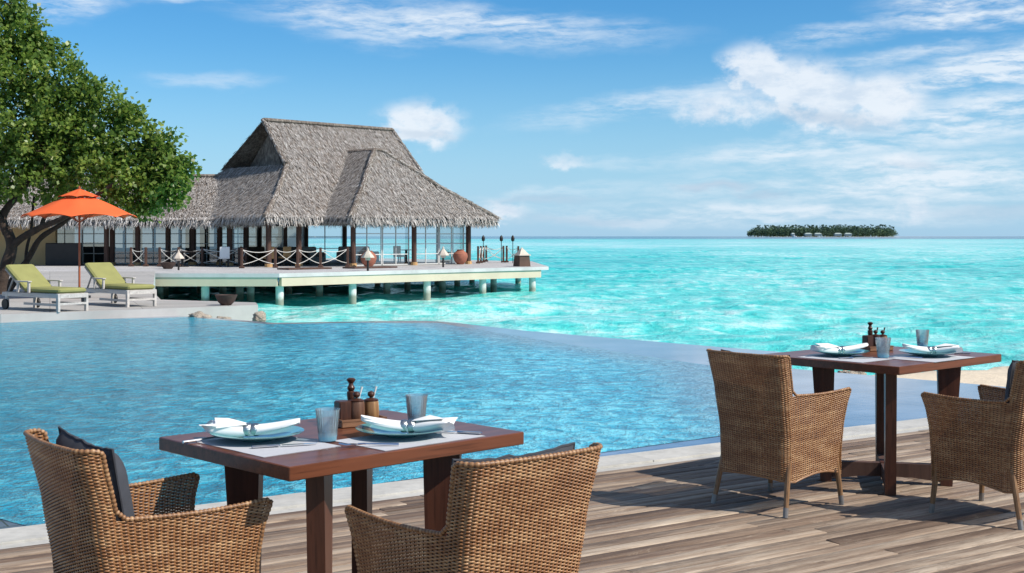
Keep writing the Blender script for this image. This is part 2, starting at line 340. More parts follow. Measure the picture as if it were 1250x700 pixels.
def pool_mat():
    m, g, p = pmat('pool_water', 0.10, 0.33); p.inputs['IOR'].default_value = 1.33
    geo = g.n('ShaderNodeNewGeometry').outputs['Position']
    d1 = g.noise(g.mapping(geo, (0.75, 1.1, 1), rot=(0, 0, R(-35))), 1.0, 3, 0.55, 0.4)
    w1 = g.noise(g.mapping(geo, (5.0, 4.6, 1), rot=(0, 0, R(12))), 1.0, 5, 0.66, 0.6)
    w2 = g.noise(g.mapping(geo, (17, 14, 1), rot=(0, 0, R(-15)), loc=(3, 4, 0)), 1.0, 4, 0.6, 0.6)
    big = g.noise(geo, 0.16, 3, 0.5)
    col = g.ramp(g.m('ADD', g.m('MULTIPLY', big, 0.35), g.m('MULTIPLY', w1, 0.65)), [(0.37, (0.003, 0.19, 0.33)), (0.48, (0.012, 0.42, 0.64)), (0.58, (0.16, 0.70, 0.88))])
    px_, py_, pz_ = g.xyz(geo); dk = g.step(g.m('ADD', g.m('ADD', px_, g.m('MULTIPLY', py_, 0.16)), g.m('MULTIPLY', big, 4.0)), 4.0, -1.8)
    col = g.mix(g.m('MULTIPLY', dk, 0.62), col, (0.003, 0.15, 0.24))
    q1 = g.m('ADD', g.m('MULTIPLY', px_, 0.897), g.m('MULTIPLY', py_, 0.442)); jit = g.m('MULTIPLY', g.m('SUBTRACT', w1, 0.5), 0.8)
    shelf = g.m('MAXIMUM', g.step(g.m('ADD', q1, jit), 7.6, 8.8), g.step(g.m('ADD', px_, jit), 1.1, 2.2))
    col = g.mix(g.m('MULTIPLY', shelf, 0.75), col, (0.20, 0.33, 0.46))
    g.L(col, p.inputs['Base Color'])
    h = g.m('ADD', g.m('MULTIPLY', w1, 1.0), g.m('MULTIPLY', w2, 0.45)); h = g.m('ADD', h, g.m('MULTIPLY', d1, 1.2))
    bump(g, p, h, 1.0, 0.13)
    return m
M['pool'] = pool_mat()
def sea_mat():
    m, g, p = pmat('lagoon_water', 0.12, 0.40); p.inputs['IOR'].default_value = 1.33
    geo = g.n('ShaderNodeNewGeometry').outputs['Position']
    x, y, z = g.xyz(geo)
    w0 = g.noise(g.mapping(geo, (1.3, 0.9, 1), rot=(0, 0, R(6))), 1.0, 6, 0.64, 0.2)
    w1 = g.noise(g.mapping(geo, (0.030, 0.014, 1), rot=(0, 0, R(-5))), 1.0, 10, 0.80, 0.0)
    w2 = g.noise(g.mapping(geo, (0.004, 0.0016, 1), rot=(0, 0, R(3))), 1.0, 10, 0.78, 0.3)
    f = g.m('ADD', g.m('MULTIPLY', w0, 0.30), g.m('ADD', g.m('MULTIPLY', w1, 0.35), g.m('MULTIPLY', w2, 0.35)))
    col = g.ramp(f, [(0.42, (0.002, 0.38, 0.37)), (0.465, (0.015, 0.55, 0.52)), (0.50, (0.07, 0.69, 0.64)), (0.53, (0.22, 0.80, 0.74)), (0.575, (0.62, 0.93, 0.89))])
    # sandy shallows: paler in broad patches, deep blue far out
    sh = g.step(g.noise(g.mapping(geo, (0.006, 0.012, 1)), 1.0, 3, 0.5), 0.42, 0.7)
    col = g.mix(g.m('MULTIPLY', sh, 0.15), col, (0.22, 0.70, 0.64))
    deep = g.step(g.m('ADD', y, g.m('MULTIPLY', w2, 500.0)), 1250.0, 1750.0)
    col = g.mix(deep, col, (0.012, 0.10, 0.20))
    near = g.step(y, 34.0, 16.0)
    col = g.mix(g.m('MULTIPLY', near, 0.30), col, (0.40, 0.80, 0.72))
    g.L(col, p.inputs['Base Color'])
    g.L(g.m('SUBTRACT', 0.40, g.m('MULTIPLY', g.step(y, 150.0, 1300.0), 0.34)), p.inputs['Specular IOR Level'])
    bump(g, p, g.m('ADD', g.m('MULTIPLY', w0, 1.0), g.m('MULTIPLY', w1, 1.0)), 0.8, 0.35)
    return m
M['sea'] = sea_mat()

# ------------------------------------------------------------------ mesh builder
class MB:
    def __init__(s): s.v = []; s.f = []; s.t = []; s.cur = 0.5
    def add(s, vs, fs, tint=None):
        b = len(s.v); s.v += [tuple(v) for v in vs]; s.f += [tuple(i+b for i in f) for f in fs]
        s.t += [s.cur if tint is None else tint]*len(vs); return s
    def box(s, c, size, rot=None, taper=1.0, bev=0.0):
        hx, hy, hz = size[0]/2, size[1]/2, size[2]/2
        rot = rot or Matrix.Identity(3); c = Vector(c)
        if bev <= 0:
            vs = [Vector((sx*hx*(taper if sz < 0 else 1), sy*hy*(taper if sz < 0 else 1), sz*hz)) for sz in (-1, 1) for sx, sy in ((-1, -1), (1, -1), (1, 1), (-1, 1))]
            s.add([rot @ v + c for v in vs], [(3, 2, 1, 0), (4, 5, 6, 7), (0, 1, 5, 4), (1, 2, 6, 5), (2, 3, 7, 6), (3, 0, 4, 7)])
        else:
            b = min(bev, hx*.9, hy*.9, hz*.9); rings = []
            def ring(z, i): # octagonal outline
                x, y, k = hx-i, hy-i, b
                return [Vector(q) for q in ((-x+k, -y, z), (x-k, -y, z), (x, -y+k, z), (x, y-k, z), (x-k, y, z), (-x+k, y, z), (-x, y-k, z), (-x, -y+k, z))]
            rs = [ring(-hz, b), ring(-hz+b, 0), ring(hz-b, 0), ring(hz, b)]
            vs = [rot @ v + c for r in rs for v in r]
            fs = [tuple(range(7, -1, -1)), tuple(range(24, 32))]
            for k in range(3):
                for i in range(8): fs.append((k*8+i, k*8+(i+1) % 8, (k+1)*8+(i+1) % 8, (k+1)*8+i))
            s.add(vs, fs)
        return s
    def beam(s, a, b, w, h, bev=0.0, up=(0, 0, 1)):
        a, b = Vector(a), Vector(b); d = (b-a); L_ = d.length; d.normalize()
        u = Vector(up); sd_ = d.cross(u)
        if sd_.length < 1e-4: sd_ = Vector((1, 0, 0))
        sd_.normalize(); u = sd_.cross(d)
        rot = Matrix((d, -sd_, u)).transposed()
        return s.box((a+b)/2, (L_, w, h), rot, bev=bev)
    def tube(s, pts, r, n=8, cap=True, flat=None):
        pts = [Vector(p) for p in pts]; rs = r if isinstance(r, (list, tuple)) else [r]*len(pts)
        vs = []; prev = None
        for i, p in enumerate(pts):
            d = (pts[min(i+1, len(pts)-1)]-pts[max(i-1, 0)])
            if d.length < 1e-9: d = Vector((0, 0, 1))
            d.normalize()
            if prev is None:
                a = d.orthogonal().normalized()
            else:
                a = prev - d*prev.dot(d)
                a = a.normalized() if a.length > 1e-6 else d.orthogonal().normalized()
            prev = a; b = d.cross(a)
            for k in range(n):
                t = 2*math.pi*k/n; vs.append(p + a*math.cos(t)*rs[i] + b*math.sin(t)*rs[i])
        fs = [(i*n+k, i*n+(k+1) % n, (i+1)*n+(k+1) % n, (i+1)*n+k) for i in range(len(pts)-1) for k in range(n)]
        if cap: fs += [tuple(range(n-1, -1, -1)), tuple((len(pts)-1)*n+k for k in range(n))]
        return s.add(vs, fs)
    def lathe(s, prof, c=(0, 0, 0), n=24, sx=1, sy=1):
        c = Vector(c); vs = []; fs = []
        for r, z in prof:
            for k in range(n):
                t = 2*math.pi*k/n; vs.append(c+Vector((r*sx*math.cos(t), r*sy*math.sin(t), z)))
        for i in range(len(prof)-1):
            for k in range(n): fs.append((i*n+k, i*n+(k+1) % n, (i+1)*n+(k+1) % n, (i+1)*n+k))
        if prof[0][0] > 1e-4: fs.append(tuple(range(n-1, -1, -1)))
        if prof[-1][0] > 1e-4: fs.append(tuple((len(prof)-1)*n+k for k in range(n)))
        return s.add(vs, fs)
    def prism(s, poly, z0, z1):
        n = len(poly); ar = sum(poly[i][0]*poly[(i+1) % n][1]-poly[(i+1) % n][0]*poly[i][1] for i in range(n))
        if ar < 0: poly = poly[::-1]
        vs = [(x, y, z0) for x, y in poly]+[(x, y, z1) for x, y in poly]
        return s.add(vs, [tuple(range(n-1, -1, -1)), tuple(range(n, 2*n))]+[(i, (i+1) % n, n+(i+1) % n, n+i) for i in range(n)])
    def build(s, name, mat, parent=None, smooth=35, tint=False):
        me = bpy.data.meshes.new(name); me.from_pydata(s.v, [], s.f); me.materials.append(mat); me.update()
        if smooth:
            me.polygons.foreach_set('use_smooth', [True]*len(me.polygons)); me.set_sharp_from_angle(angle=R(smooth))
        if tint:
            at = me.attributes.new('tint', 'FLOAT', 'POINT'); at.data.foreach_set('value', s.t)
        o = bpy.data.objects.new(name, me); C.objects.link(o)
        if parent: o.parent = parent
        return o
def raw_mesh(name, verts, faces, mat, parent=None, tint=None, smooth=False, nper=4):
    me = bpy.data.meshes.new(name); V = np.asarray(verts, dtype=np.float32).reshape(-1, 3); Fc = np.asarray(faces, dtype=np.int32)
    me.vertices.add(len(V)); me.vertices.foreach_set('co', V.ravel())
    me.loops.add(Fc.size); me.loops.foreach_set('vertex_index', Fc.ravel())
    me.polygons.add(len(Fc)); me.polygons.foreach_set('loop_start', np.arange(0, Fc.size, nper, dtype=np.int32))
    me.update(calc_edges=True)
    if smooth: me.polygons.foreach_set('use_smooth', np.ones(len(Fc), dtype=bool))
    if tint is not None:
        at = me.attributes.new('tint', 'FLOAT', 'POINT'); at.data.foreach_set('value', np.asarray(tint, dtype=np.float32))
    me.materials.append(mat); me.validate()
    o = bpy.data.objects.new(name, me); C.objects.link(o)
    if parent: o.parent = parent
    return o
def tag(o, label, cat, group=None, kind=None):
    if label: o['label'] = label
    if cat: o['category'] = cat
    if group: o['group'] = group
    if kind: o['kind'] = kind
    return o
def struct(o): o['kind'] = 'structure'; return o
def empty(name, loc=(0, 0, 0), rz=0.0):
    o = bpy.data.objects.new(name, None); C.objects.link(o); o.location = loc; o.rotation_euler = (0, 0, rz)
    o.empty_display_size = 0.1; return o
def children(o): return [c for c in bpy.data.objects if c.parent == o]
def copy_tree(o, parent=None):
    c = o.copy(); C.objects.link(c)
    if parent: c.parent = parent
    for ch in children(o): copy_tree(ch, c)
    return c
def at(px, py, D): return Vector(((px-625)*D/F, D, CAM_H-(py-HZ)*D/F))
def gnd(px, py, z=0.0):
    D = (CAM_H-z)*F/(py-HZ); return Vector(((px-625)*D/F, D, z))
def lerp(a, b, t): return a+(b-a)*t
def interp(z, tab):
    if z <= tab[0][0]: return tab[0][1]
    for (a, va), (b, vb) in zip(tab, tab[1:]):
        if z <= b:
            t = (z-a)/(b-a); t = t*t*(3-2*t)*0.4+t*0.6; return va+(vb-va)*t
    return tab[-1][1]

# ------------------------------------------------------------------ setting: sea, pool, decks, sand
SEA_Z = -1.3
def sea():
    # real waves near enough to be seen, flat beyond
    r = np.random.default_rng(4); rows = []; y = 13.0
    while y < 900: rows.append(y); y *= 1.0085
    ys = np.array([-200.0]+rows+[1500.0, 3000.0, 9000.0, 40000.0]); nc = 420
    t = np.linspace(-1, 1, nc); T_, Y_ = np.meshgrid(t, ys)
    halfw = np.where(Y_ < 13, 60.0, 12+0.62*Y_); X_ = T_*halfw
    step_ = np.maximum(2*halfw/nc, np.gradient(ys)[:, None]); Z = np.zeros_like(X_)
    for _ in range(110):
        lam = math.exp(r.uniform(math.log(0.5), math.log(13.0))); th = r.normal(R(-70), R(38)); k = 2*math.pi/lam
        amp = 0.0060*lam**0.55*r.uniform(.5, 1.3); ph = r.uniform(0, 2*math.pi)
        fade = np.clip((lam/step_-2.2)/2.0, 0, 1)
        w = np.sin(k*(X_*math.cos(th)+Y_*math.sin(th))+ph+0.6*np.sin(0.21*X_+0.13*Y_+ph)); Z += amp*fade*(w-0.35*np.cos(2*(k*(X_*math.cos(th)+Y_*math.sin(th))+ph)))
    Z *= np.clip((900-Y_)/300, 0, 1)
    X_[-4:, :] = T_[-4:, :]*30000.0
    V = np.stack([X_, Y_, Z*0.75+SEA_Z], -1).reshape(-1, 3); n = len(ys)
    idx = np.arange(n*nc).reshape(n, nc); F_ = np.stack([idx[:-1, :-1], idx[:-1, 1:], idx[1:, 1:], idx[1:, :-1]], -1).reshape(-1, 4)
    return struct(raw_mesh('sea', V, F_, M['sea'], smooth=True))
sea()
U = Vector((0.835, 0.551)); U.normalize(); W = Vector((-U.y, U.x))      # along the planks / towards the pool
E0 = Vector((-0.553, 7.87))                                             # pool side of the pale coping
def uw(u, w): p = E0+U*u+W*w; return (p.x, p.y)
WATER = -0.06
# ripple water sheet
def arc(p0, p1, p2, n=8):
    return [tuple(((1-t)**2)*Vector(p0)+2*t*(1-t)*Vector(p1)+t*t*Vector(p2)) for t in [i/n for i in range(n+1)]]
peak = (-1.6, 23.5)
pool_poly = [uw(-14, 1.2), uw(-3.2, 1.0)] + [uw(-2.55, 0.74), uw(-2.38, 0.57), uw(-2.33, 0.40), uw(-2.29, 0.28), uw(-2.2, 0.19), uw(-2.0, 0.17), uw(-1.2, 0.20), uw(3.6, 0.56)] + [(2.28, 11.6), (2.4, 13.0), (2.45, 15.2)] + \
    arc((2.45, 15.2), (0.8, 18.2), (-1.3, 22.8))[1:] + [(-2.6, 22.9), (-4.3, 22.5), (-5.4, 23.6), (-6.2, 24.5), (-9.2, 23.4), (-22, 21.4)]
def sheet(name, poly, z, mat):
    mb = MB(); n = len(poly)
    import mathutils
    tris = mathutils.geometry.tessellate_polygon([[Vector((x, y, 0)) for x, y in poly]])
    fs = []
    for a, b, c in tris:
        A, B, Cc = poly[a], poly[b], poly[c]
        if (B[0]-A[0])*(Cc[1]-A[1])-(B[1]-A[1])*(Cc[0]-A[0]) < 0: b, c = c, b
        fs.append((a, b, c))
    mb.add([(x, y, z) for x, y in poly], fs)
    return mb.build(name, mat, smooth=0)
def block(name, poly, z0, z1, mat, smooth=0):
    import mathutils
    n = len(poly); mb = MB()
    tris = mathutils.geometry.tessellate_polygon([[Vector((x, y, 0)) for x, y in poly]])
    fs = []
    for a, b, c in tris:
        A, B, Cc = poly[a], poly[b], poly[c]
        if (B[0]-A[0])*(Cc[1]-A[1])-(B[1]-A[1])*(Cc[0]-A[0]) < 0: b, c = c, b
        fs += [(a+n, b+n, c+n), (c, b, a)]
    fs += [(i, (i+1) % n, n+(i+1) % n, n+i) for i in range(n)]
    mb.add([(x, y, z0) for x, y in poly]+[(x, y, z1) for x, y in poly], fs)
    return mb.build(name, mat, smooth=smooth)
# wet overflow ledge (solid body of the pool) a hair under the water sheet
ledge_poly = [uw(-14, 0.0), uw(14, 0.0), (12.5, 12.9), (5.52, 12.71), (4.96, 13.34), (4.0, 14.28), (2.42, 15.85), (3.75, 17.0), (2.05, 18.9), (0.2, 21.0), (-1.0, 22.9)] + \
    [peak, (-2.6, 23.3), (-4.3, 22.9), (-5.2, 23.8), (-6.6, 25.0), (-22, 24.2)]
struct(block('pool_ledge', ledge_poly, -2.2, WATER-0.003, M['wet']))
struct(sheet('pool_water', pool_poly, WATER, M['pool']))
# coping
def coping():
    mb = MB(); u = -14.0; random.seed(3)
    while u < 14:
        L_ = 1.2
        p = [uw(u+0.004, -0.30), uw(u+L_-0.004, -0.30), uw(u+L_-0.004, 0.0), uw(u+0.004, 0.0)]
        mb.prism(p, -0.5, 0.0+random.uniform(-0.002, 0.002)); u += L_
    return struct(mb.build('pool_coping', M['stone'], smooth=0))
coping()
# second strip of paving behind (lighter band towards the right)
struct(block('coping_apron', [uw(-14, -0.302), uw(14, -0.302), uw(14, -0.42), uw(-14, -0.42)], -0.5, -0.012, M['stone']))
def deck():
    verts, faces, tint, pl = [], [], [], []
    random.seed(11); w = -0.43; row = 0
    while w > -9.5:
        bw = 0.098; u = -12.0+random.uniform(-3, 0)
        while u < 13:
            L_ = random.uniform(2.2, 4.8); z = random.uniform(-0.003, 0.0025); t = random.random(); ou, ow = random.uniform(0, 60), random.uniform(0, 60)
            g_ = 0.0035 if random.random() < 0.8 else 0.006; c = 0.003
            a0, a1, b0, b1 = u+0.002, u+L_-0.002, w-bw+g_, w-g_
            tl = random.uniform(-0.0015, 0.0015)
            top = [(a0+c, b0+c, z-tl), (a1-c, b0+c, z-tl), (a1-c, b1-c, z+tl), (a0+c, b1-c, z+tl)]
            rim = [(a0, b0, z-c), (a1, b0, z-c), (a1, b1, z-c), (a0, b1, z-c)]
            bot = [(a0, b0, z-0.03), (a1, b0, z-0.03), (a1, b1, z-0.03), (a0, b1, z-0.03)]
            k = len(verts)
            for p in top+rim+bot:
                x, y = uw(p[0], p[1]); verts.append((x, y, p[2])); tint.append(t); pl.append((p[0]+ou, p[1]+ow, 0))
            faces.append((k, k+1, k+2, k+3))
            for q in range(2):
                for i in range(4): faces.append((k+q*4+4+i, k+q*4+4+(i+1) % 4, k+q*4+(i+1) % 4, k+q*4+i))
            u += L_
        w -= bw; row += 1
    o = raw_mesh('timber_deck', verts, faces, M['deck'], tint=tint)
    a = o.data.attributes.new('plank', 'FLOAT_VECTOR', 'POINT'); a.data.foreach_set('vector', np.array(pl, dtype=np.float32).ravel())
    struct(o)
    struct(block('deck_base', [uw(-14, -0.424), uw(14, -0.424), uw(14, -9.6), uw(-14, -9.6)], -0.6, -0.034, M['darkpanel']))
deck()
# beach on the right
def sand():
    random.seed(5)
    nx, ny = 90, 40; verts = []; faces = []
    for j in range(ny+1):
        for i in range(nx+1):
            x = lerp(1.8, 16, i/nx); y = lerp(11.5, 20, j/ny)
            sh = 15.9+0.22*math.sin(x*1.3)+0.25*(x-4.0)*(x > 4)
            d = sh-y
            z = -1.32+min(1.2, max(-0.4, d*1.6+0.1))
            z = min(z, -0.14)+0.03*mn.noise(Vector((x*1.5, y*1.5, 0)))
            verts.append((x, y, z))
    for j in range(ny):
        for i in range(nx):
            a = j*(nx+1)+i; faces.append((a, a+1, a+nx+2, a+nx+1))
    struct(raw_mesh('beach_sand', verts, faces, M['sand'], smooth=True))
sand()
# far terrace with the loungers
FZ = 0.09
terr = [(-26, 19.5), (-9.2, 22.86), (-5.2, 26.0), (-5.45, 27.0), (-7.8, 28.2), (-9.2, 32.5), (-14.3, 50.9), (-40, 50.9), (-40, 19.5)]
struct(block('far_terrace', terr, -1.6, FZ, M['terrace']))

# ------------------------------------------------------------------ wicker armchair
TW = [(0.17, 0.243), (0.45, 0.248), (0.65, 0.258), (0.87, 0.272)]
TB = [(0.17, -0.248), (0.42, -0.252), (0.64, -0.286), (0.87, -0.338)]
TF = [(0.17, 0.250), (0.45, 0.250), (0.56, 0.262), (0.655, 0.290)]
TOPZ = 0.862
def chair_plan(z, s, part):
    """point + outward normal on the U-shaped shell. part 'L','R': s 0(front)..1(junction); 'B': s 0..1 from left to right"""
    hw, yb, yf = interp(z, TW), interp(z, TB), interp(z, TF)
    r = 0.055; j = yb+0.075
    if part in 'LR':
        sg = -1 if part == 'L' else 1
        y = lerp(yf, j, s)
        bow = 0.010*math.sin(math.pi*min(1, s))+0.030*(1-s)*max(0, (z-0.3)/0.35)
        return Vector((sg*(hw+bow-0.01), y, z)), Vector((sg, 0, 0))
    # back
    l0 = j-(yb+r); la = r*math.pi/2; lb = 2*(hw-0.01)-2*r; tot = 2*l0+2*la+lb
    d = s*tot; x0 = -(hw-0.01)
    m = False
    if d > tot/2: d = tot-d; m = True
    if d < l0: p = Vector((x0, j-d, z)); n = Vector((-1, 0, 0))
    elif d < l0+la:
        t = (d-l0)/r; c = Vector((x0+r, yb+r, z)); n = Vector((-math.cos(t), -math.sin(t), 0)); p = c+n*r
    else:
        q = (d-l0-la); p = Vector((x0+r+q, yb, z)); n = Vector((0, -1, 0))
        k = q/(lb/2); p.y += -0.016*math.sin(math.pi/2*min(1, k))
    if m: p.x = -p.x; n.x = -n.x
    return p, n
def arm_top(s): return 0.646-0.008*math.sin(math.pi*min(1, s*1.0))+0.006*(1-s)**2
def bot_z(part, s):
    if part in 'LR': return 0.178+0.030*math.sin(math.pi*min(1, max(0, s)))
    return 0.178+0.022*math.sin(math.pi*s)
def weave_mesh(parent):
    NA, NB = 24, 34; SUB = 4; pitch = 0.0052
    verts = []; faces = []; tint = []
    sec = [(0, 1.0), (0.8, 0.55), (0.8, -0.55), (0, -1.0), (-0.8, -0.55), (-0.8, 0.55)]
    hh, ht, amp = 0.0028, 0.0015, 0.0031
    K = len(sec)
    seq = [('L', i/(NA*SUB), i) for i in range(NA*SUB)] + [('B', i/(NB*SUB), NA*SUB+i) for i in range(NB*SUB)] + \
          [('R', 1-i/(NA*SUB), NA*SUB+NB*SUB+i) for i in range(NA*SUB+1)]
    nrow = int((TOPZ-0.172)/pitch)
    hole_c = {('L', 0.42, 0.37), ('R', 0.42, 0.37)}
    for row in range(nrow):
        z = 0.176+row*pitch; run = []
        bias = random.uniform(-0.08, 0.08)+(0.12 if random.random() < 0.05 else 0)-(0.10 if random.random() < 0.06 else 0)
        def flush(run):
            if len(run) < 3: return
            b0 = len(verts)
            for (p, n, t) in run:
                for a, b in sec:
                    verts.append((p.x+n.x*a*ht*1.25, p.y+n.y*a*ht*1.25, p.z+b*hh)); tint.append(t)
            for i in range(len(run)-1):
                for k in range(K):
                    faces.append((b0+i*K+k, b0+i*K+(k+1) % K, b0+(i+1)*K+(k+1) % K, b0+(i+1)*K+k))
        for part, s, idx in seq:
            ok = z > bot_z(part, s)
            if part in 'LR': ok = ok and z < arm_top(s)-0.004
            if ok:
                p, n = chair_plan(z, s, part)
                ph = math.cos(math.pi*idx/SUB+math.pi*row)
                ph = math.copysign(abs(ph)**0.8, ph)
                st = idx//SUB
                tb = 0.5+bias+0.22*mn.noise(Vector((st*0.9, row*0.37, 3)))+0.10*mn.noise(Vector((st*0.12, row*0.1, 9)))*2
                run.append((p+n*amp*ph, n, tb))
            else:
                flush(run); run = []
        flush(run)
    return raw_mesh('woven_shell', verts, faces, M['wicker'], parent, tint=tint, smooth=True)
def stakes(parent):
    mb = MB(); NA, NB = 24, 34
    for part, N in (('L', NA), ('B', NB), ('R', NA)):
        for i in range(0 if part != 'B' else 1, N):
            s = (i+0.0)/N
            zt = TOPZ-0.006 if part == 'B' else arm_top(s)-0.004
            zb = bot_z(part, s)
            n = 7; mb.tube([chair_plan(lerp(zb, zt, k/n), s, part)[0] for k in range(n+1)], 0.0022, 4, cap=False)
    return mb.build('stakes', M['stake'], parent)
def rim(parent):
    mb = MB()
    path = []
    for k in range(22): z = lerp(0.17, arm_top(0)-0.012, k/21); path.append(chair_plan(z, 0, 'L')[0])
    for k in range(1, 26): s = k/26*0.985; p = chair_plan(arm_top(s), s, 'L')[0]; p.z = arm_top(s); path.append(p)
    for k in range(2, 16): z = lerp(arm_top(1), TOPZ-0.012, k/15); path.append(chair_plan(z, 0.0, 'B')[0])
    for k in range(1, 40): s = k/40; p = chair_plan(TOPZ, s, 'B')[0]; p.z = TOPZ-0.010*max(0, 1-min(s, 1-s)/0.04)*0.5; path.append(p)
    left = path; half = [Vector(p) for p in path]
    # right half mirrored
    for k in range(15, 1, -1): z = lerp(arm_top(1), TOPZ-0.012, k/15); path.append(chair_plan(z, 1.0, 'B')[0])
    for k in range(25, 0, -1): s = k/26*0.985; p = chair_plan(arm_top(s), s, 'R')[0]; p.z = arm_top(s); path.append(p)
    for k in range(21, -1, -1): z = lerp(0.17, arm_top(0)-0.012, k/21); path.append(chair_plan(z, 0, 'R')[0])
    # resample and wrap: radius ripple like wound cane
    pts = [path[0]]; step_ = 0.004
    for a, b in zip(path, path[1:]):
        d = (b-a).length; n = max(1, int(d/step_))
        for k in range(1, n+1): pts.append(a.lerp(b, k/n))
    n = 8; verts = []; faces = []; tint = []; prev = None
    for i, p in enumerate(pts):
        d = (pts[min(i+2, len(pts)-1)]-pts[max(i-2, 0)]).normalized()
        a = d.orthogonal().normalized() if prev is None else (prev-d*prev.dot(d)).normalized()
        prev = a; b = d.cross(a); r = 0.0088+0.0016*math.sin(i*math.pi/1.5+0.7) if False else 0.0068+(0.0012 if i % 3 else -0.0012)
        tt = 0.5+0.4*mn.noise(Vector(((i//3)*0.73, 1.7, 0)))
        for k in range(n):
            t = 2*math.pi*k/n; q = p+a*math.cos(t)*r+b*math.sin(t)*r; verts.append(tuple(q)); tint.append(tt if i % 3 else 0.05)
    for i in range(len(pts)-1):
        for k in range(n): faces.append((i*n+k, i*n+(k+1) % n, (i+1)*n+(k+1) % n, (i+1)*n+k))
    raw_mesh('braided_rim', verts, faces, M['wicker_rim'], parent, tint=tint, smooth=True)
    mb = MB()
    low = [chair_plan(bot_z('L', k/20)-0.002, k/20, 'L')[0] for k in range(20)]+[chair_plan(bot_z('B', k/24)-0.002, k/24, 'B')[0] for k in range(25)]+[chair_plan(bot_z('R', k/20)-0.002, k/20, 'R')[0] for k in range(19, -1, -1)]
    mb.cur = 0.35; mb.tube(low, 0.0058, 6); mb.build('lower_rim', M['wicker_rim'], parent, tint=True)
def pillow(name, w, h, t, mat, parent, loc, rot, seed=0, piping=True, n=18, corner=0.07):
    verts = []; faces = []
    def prof(u, v):
        a = max(0.0, 1-abs(u)**3.2)*max(0.0, 1-abs(v)**3.2)
        return a**0.42
    for side in (1, -1):
        for j in range(n+1):
            for i in range(n+1):
                u, v = i/n*2-1, j/n*2-1
                pin = 1-corner*(abs(u)*abs(v))**2*0.0
                x = u*w/2*(1-0.05*(1-abs(v))**0.5*0+0.03*abs(v)*abs(u)); y = v*h/2*(1+0.03*abs(u)*abs(v))
                z = side*(t/2)*prof(u, v)
                z += 0.016*mn.noise(Vector((u*2.6+seed, v*2.6, side*2)))*prof(u, v)*1.6
                x += 0.008*mn.noise(Vector((v*4+seed, 1, 0)))*abs(u)**4; y += 0.012*mn.noise(Vector((u*4+seed, 5, 0)))*abs(v)**4-0.012*(1-u*u)*(v**3 if v > 0 else 0)
                verts.append((x, y, z))
    m_ = (n+1)**2
    for s_ in (0, 1):
        for j in range(n):
            for i in range(n):
                a = s_*m_+j*(n+1)+i; f = (a, a+1, a+n+2, a+n+1); faces.append(f if s_ == 0 else f[::-1])
    o = raw_mesh(name, verts, faces, mat, parent, smooth=True)
    o.location = loc; o.rotation_euler = rot
    if piping:
        mb = MB(); per = []
        for k in range(n): per.append(verts[k])
        for k in range(n): per.append(verts[k*(n+1)+n])
        for k in range(n, 0, -1): per.append(verts[n*(n+1)+k])
        for k in range(n, -1, -1): per.append(verts[k*(n+1)])
        mb.tube(per, 0.0045, 6, cap=False)
        q = mb.build('piping', mat, o)
    return o
def build_chair():
    random.seed(21)
    root = empty('wicker_armchair')
    weave_mesh(root); stakes(root); rim(root)
    # seat platform, woven front apron
    mb = MB(); mb.box((0, 0.0, 0.335), (0.44, 0.43, 0.03), bev=0.01); mb.build('seat_frame', M['stake'], root)
    v, f, t = [], [], []
    mb = MB()
    for r_ in range(27):
        z = 0.20+r_*0.0052; mb.cur = 0.5+random.uniform(-.15, .15)
        mb.tube([(-0.245+0.49*k/96, 0.243+0.0027*math.cos(math.pi*k/4+math.pi*r_), z) for k in range(97)], 0.0027, 4, cap=False)
    mb.build('front_apron', M['wicker'], root, tint=True)
    pillow('seat_cushion', 0.440, 0.44, 0.10, M['cushion'], root, (0, 0.0, 0.40), (0, 0, 0), 1)
    pillow('back_cushion', 0.45, 0.46, 0.13, M['cushion'], root, (0, -0.184, 0.626), (R(90+8), 0, 0), 5)
    for sx in (-1, 1):
        for sy in (-1, 1):
            top = Vector((sx*0.218, 0.225 if sy > 0 else -0.205, 0.30)); ft = Vector((sx*0.245, 0.250 if sy > 0 else -0.272, 0.0))
            c = top.lerp(ft, 0.86)
            lg = MB().tube([top, top.lerp(ft, 0.4), top.lerp(ft, 0.7), c], [0.017, 0.0155, 0.0145, 0.0135], 10).build('leg', M['chairleg'], root)
            MB().tube([top.lerp(ft, 0.83), ft], [0.0150, 0.0142], 10).build('leg_cap', M['cap'], lg)
    return root
chair0 = build_chair()
tag(chair0, 'wicker armchair seen from its open left side, nearest the left end of the near table, dark pillow slumped over its back', 'armchair', 'wicker armchairs at the terrace tables')
def place(o, loc, f):
    o.location = loc; o.rotation_euler = (0, 0, math.atan2(-f[0], f[1])); return o
place(chair0, (-1.175, 4.145, 0), (0.785, 0.62)); 
chair0['label'] = 'wicker armchair at the left end of the near table, dark pillow showing above its back'
for (x, y, f, lab) in [(-0.125, 3.945, (-0.63, 0.777), 'wicker armchair with its back to us, in front of the near table at bottom centre'),
                       (1.495, 7.12, (0.747, 0.665), 'wicker armchair standing free left of the far table, its back against the pool water'),
                       (2.62, 6.84, (-0.62, 0.785), 'wicker armchair right of the far table, cut off by the edge of the photo')]:
    c = copy_tree(chair0); place(c, (x, y, 0), f); c['label'] = lab
# the left chair's pillow sits higher and askew
for ch in children(chair0):
    if ch.name.startswith('back_cushion'):
        ch.location = (0.004, -0.180, 0.628); ch.rotation_euler = (R(101), R(2), R(1)); ch.scale = (0.97, 1.02, 1.0)

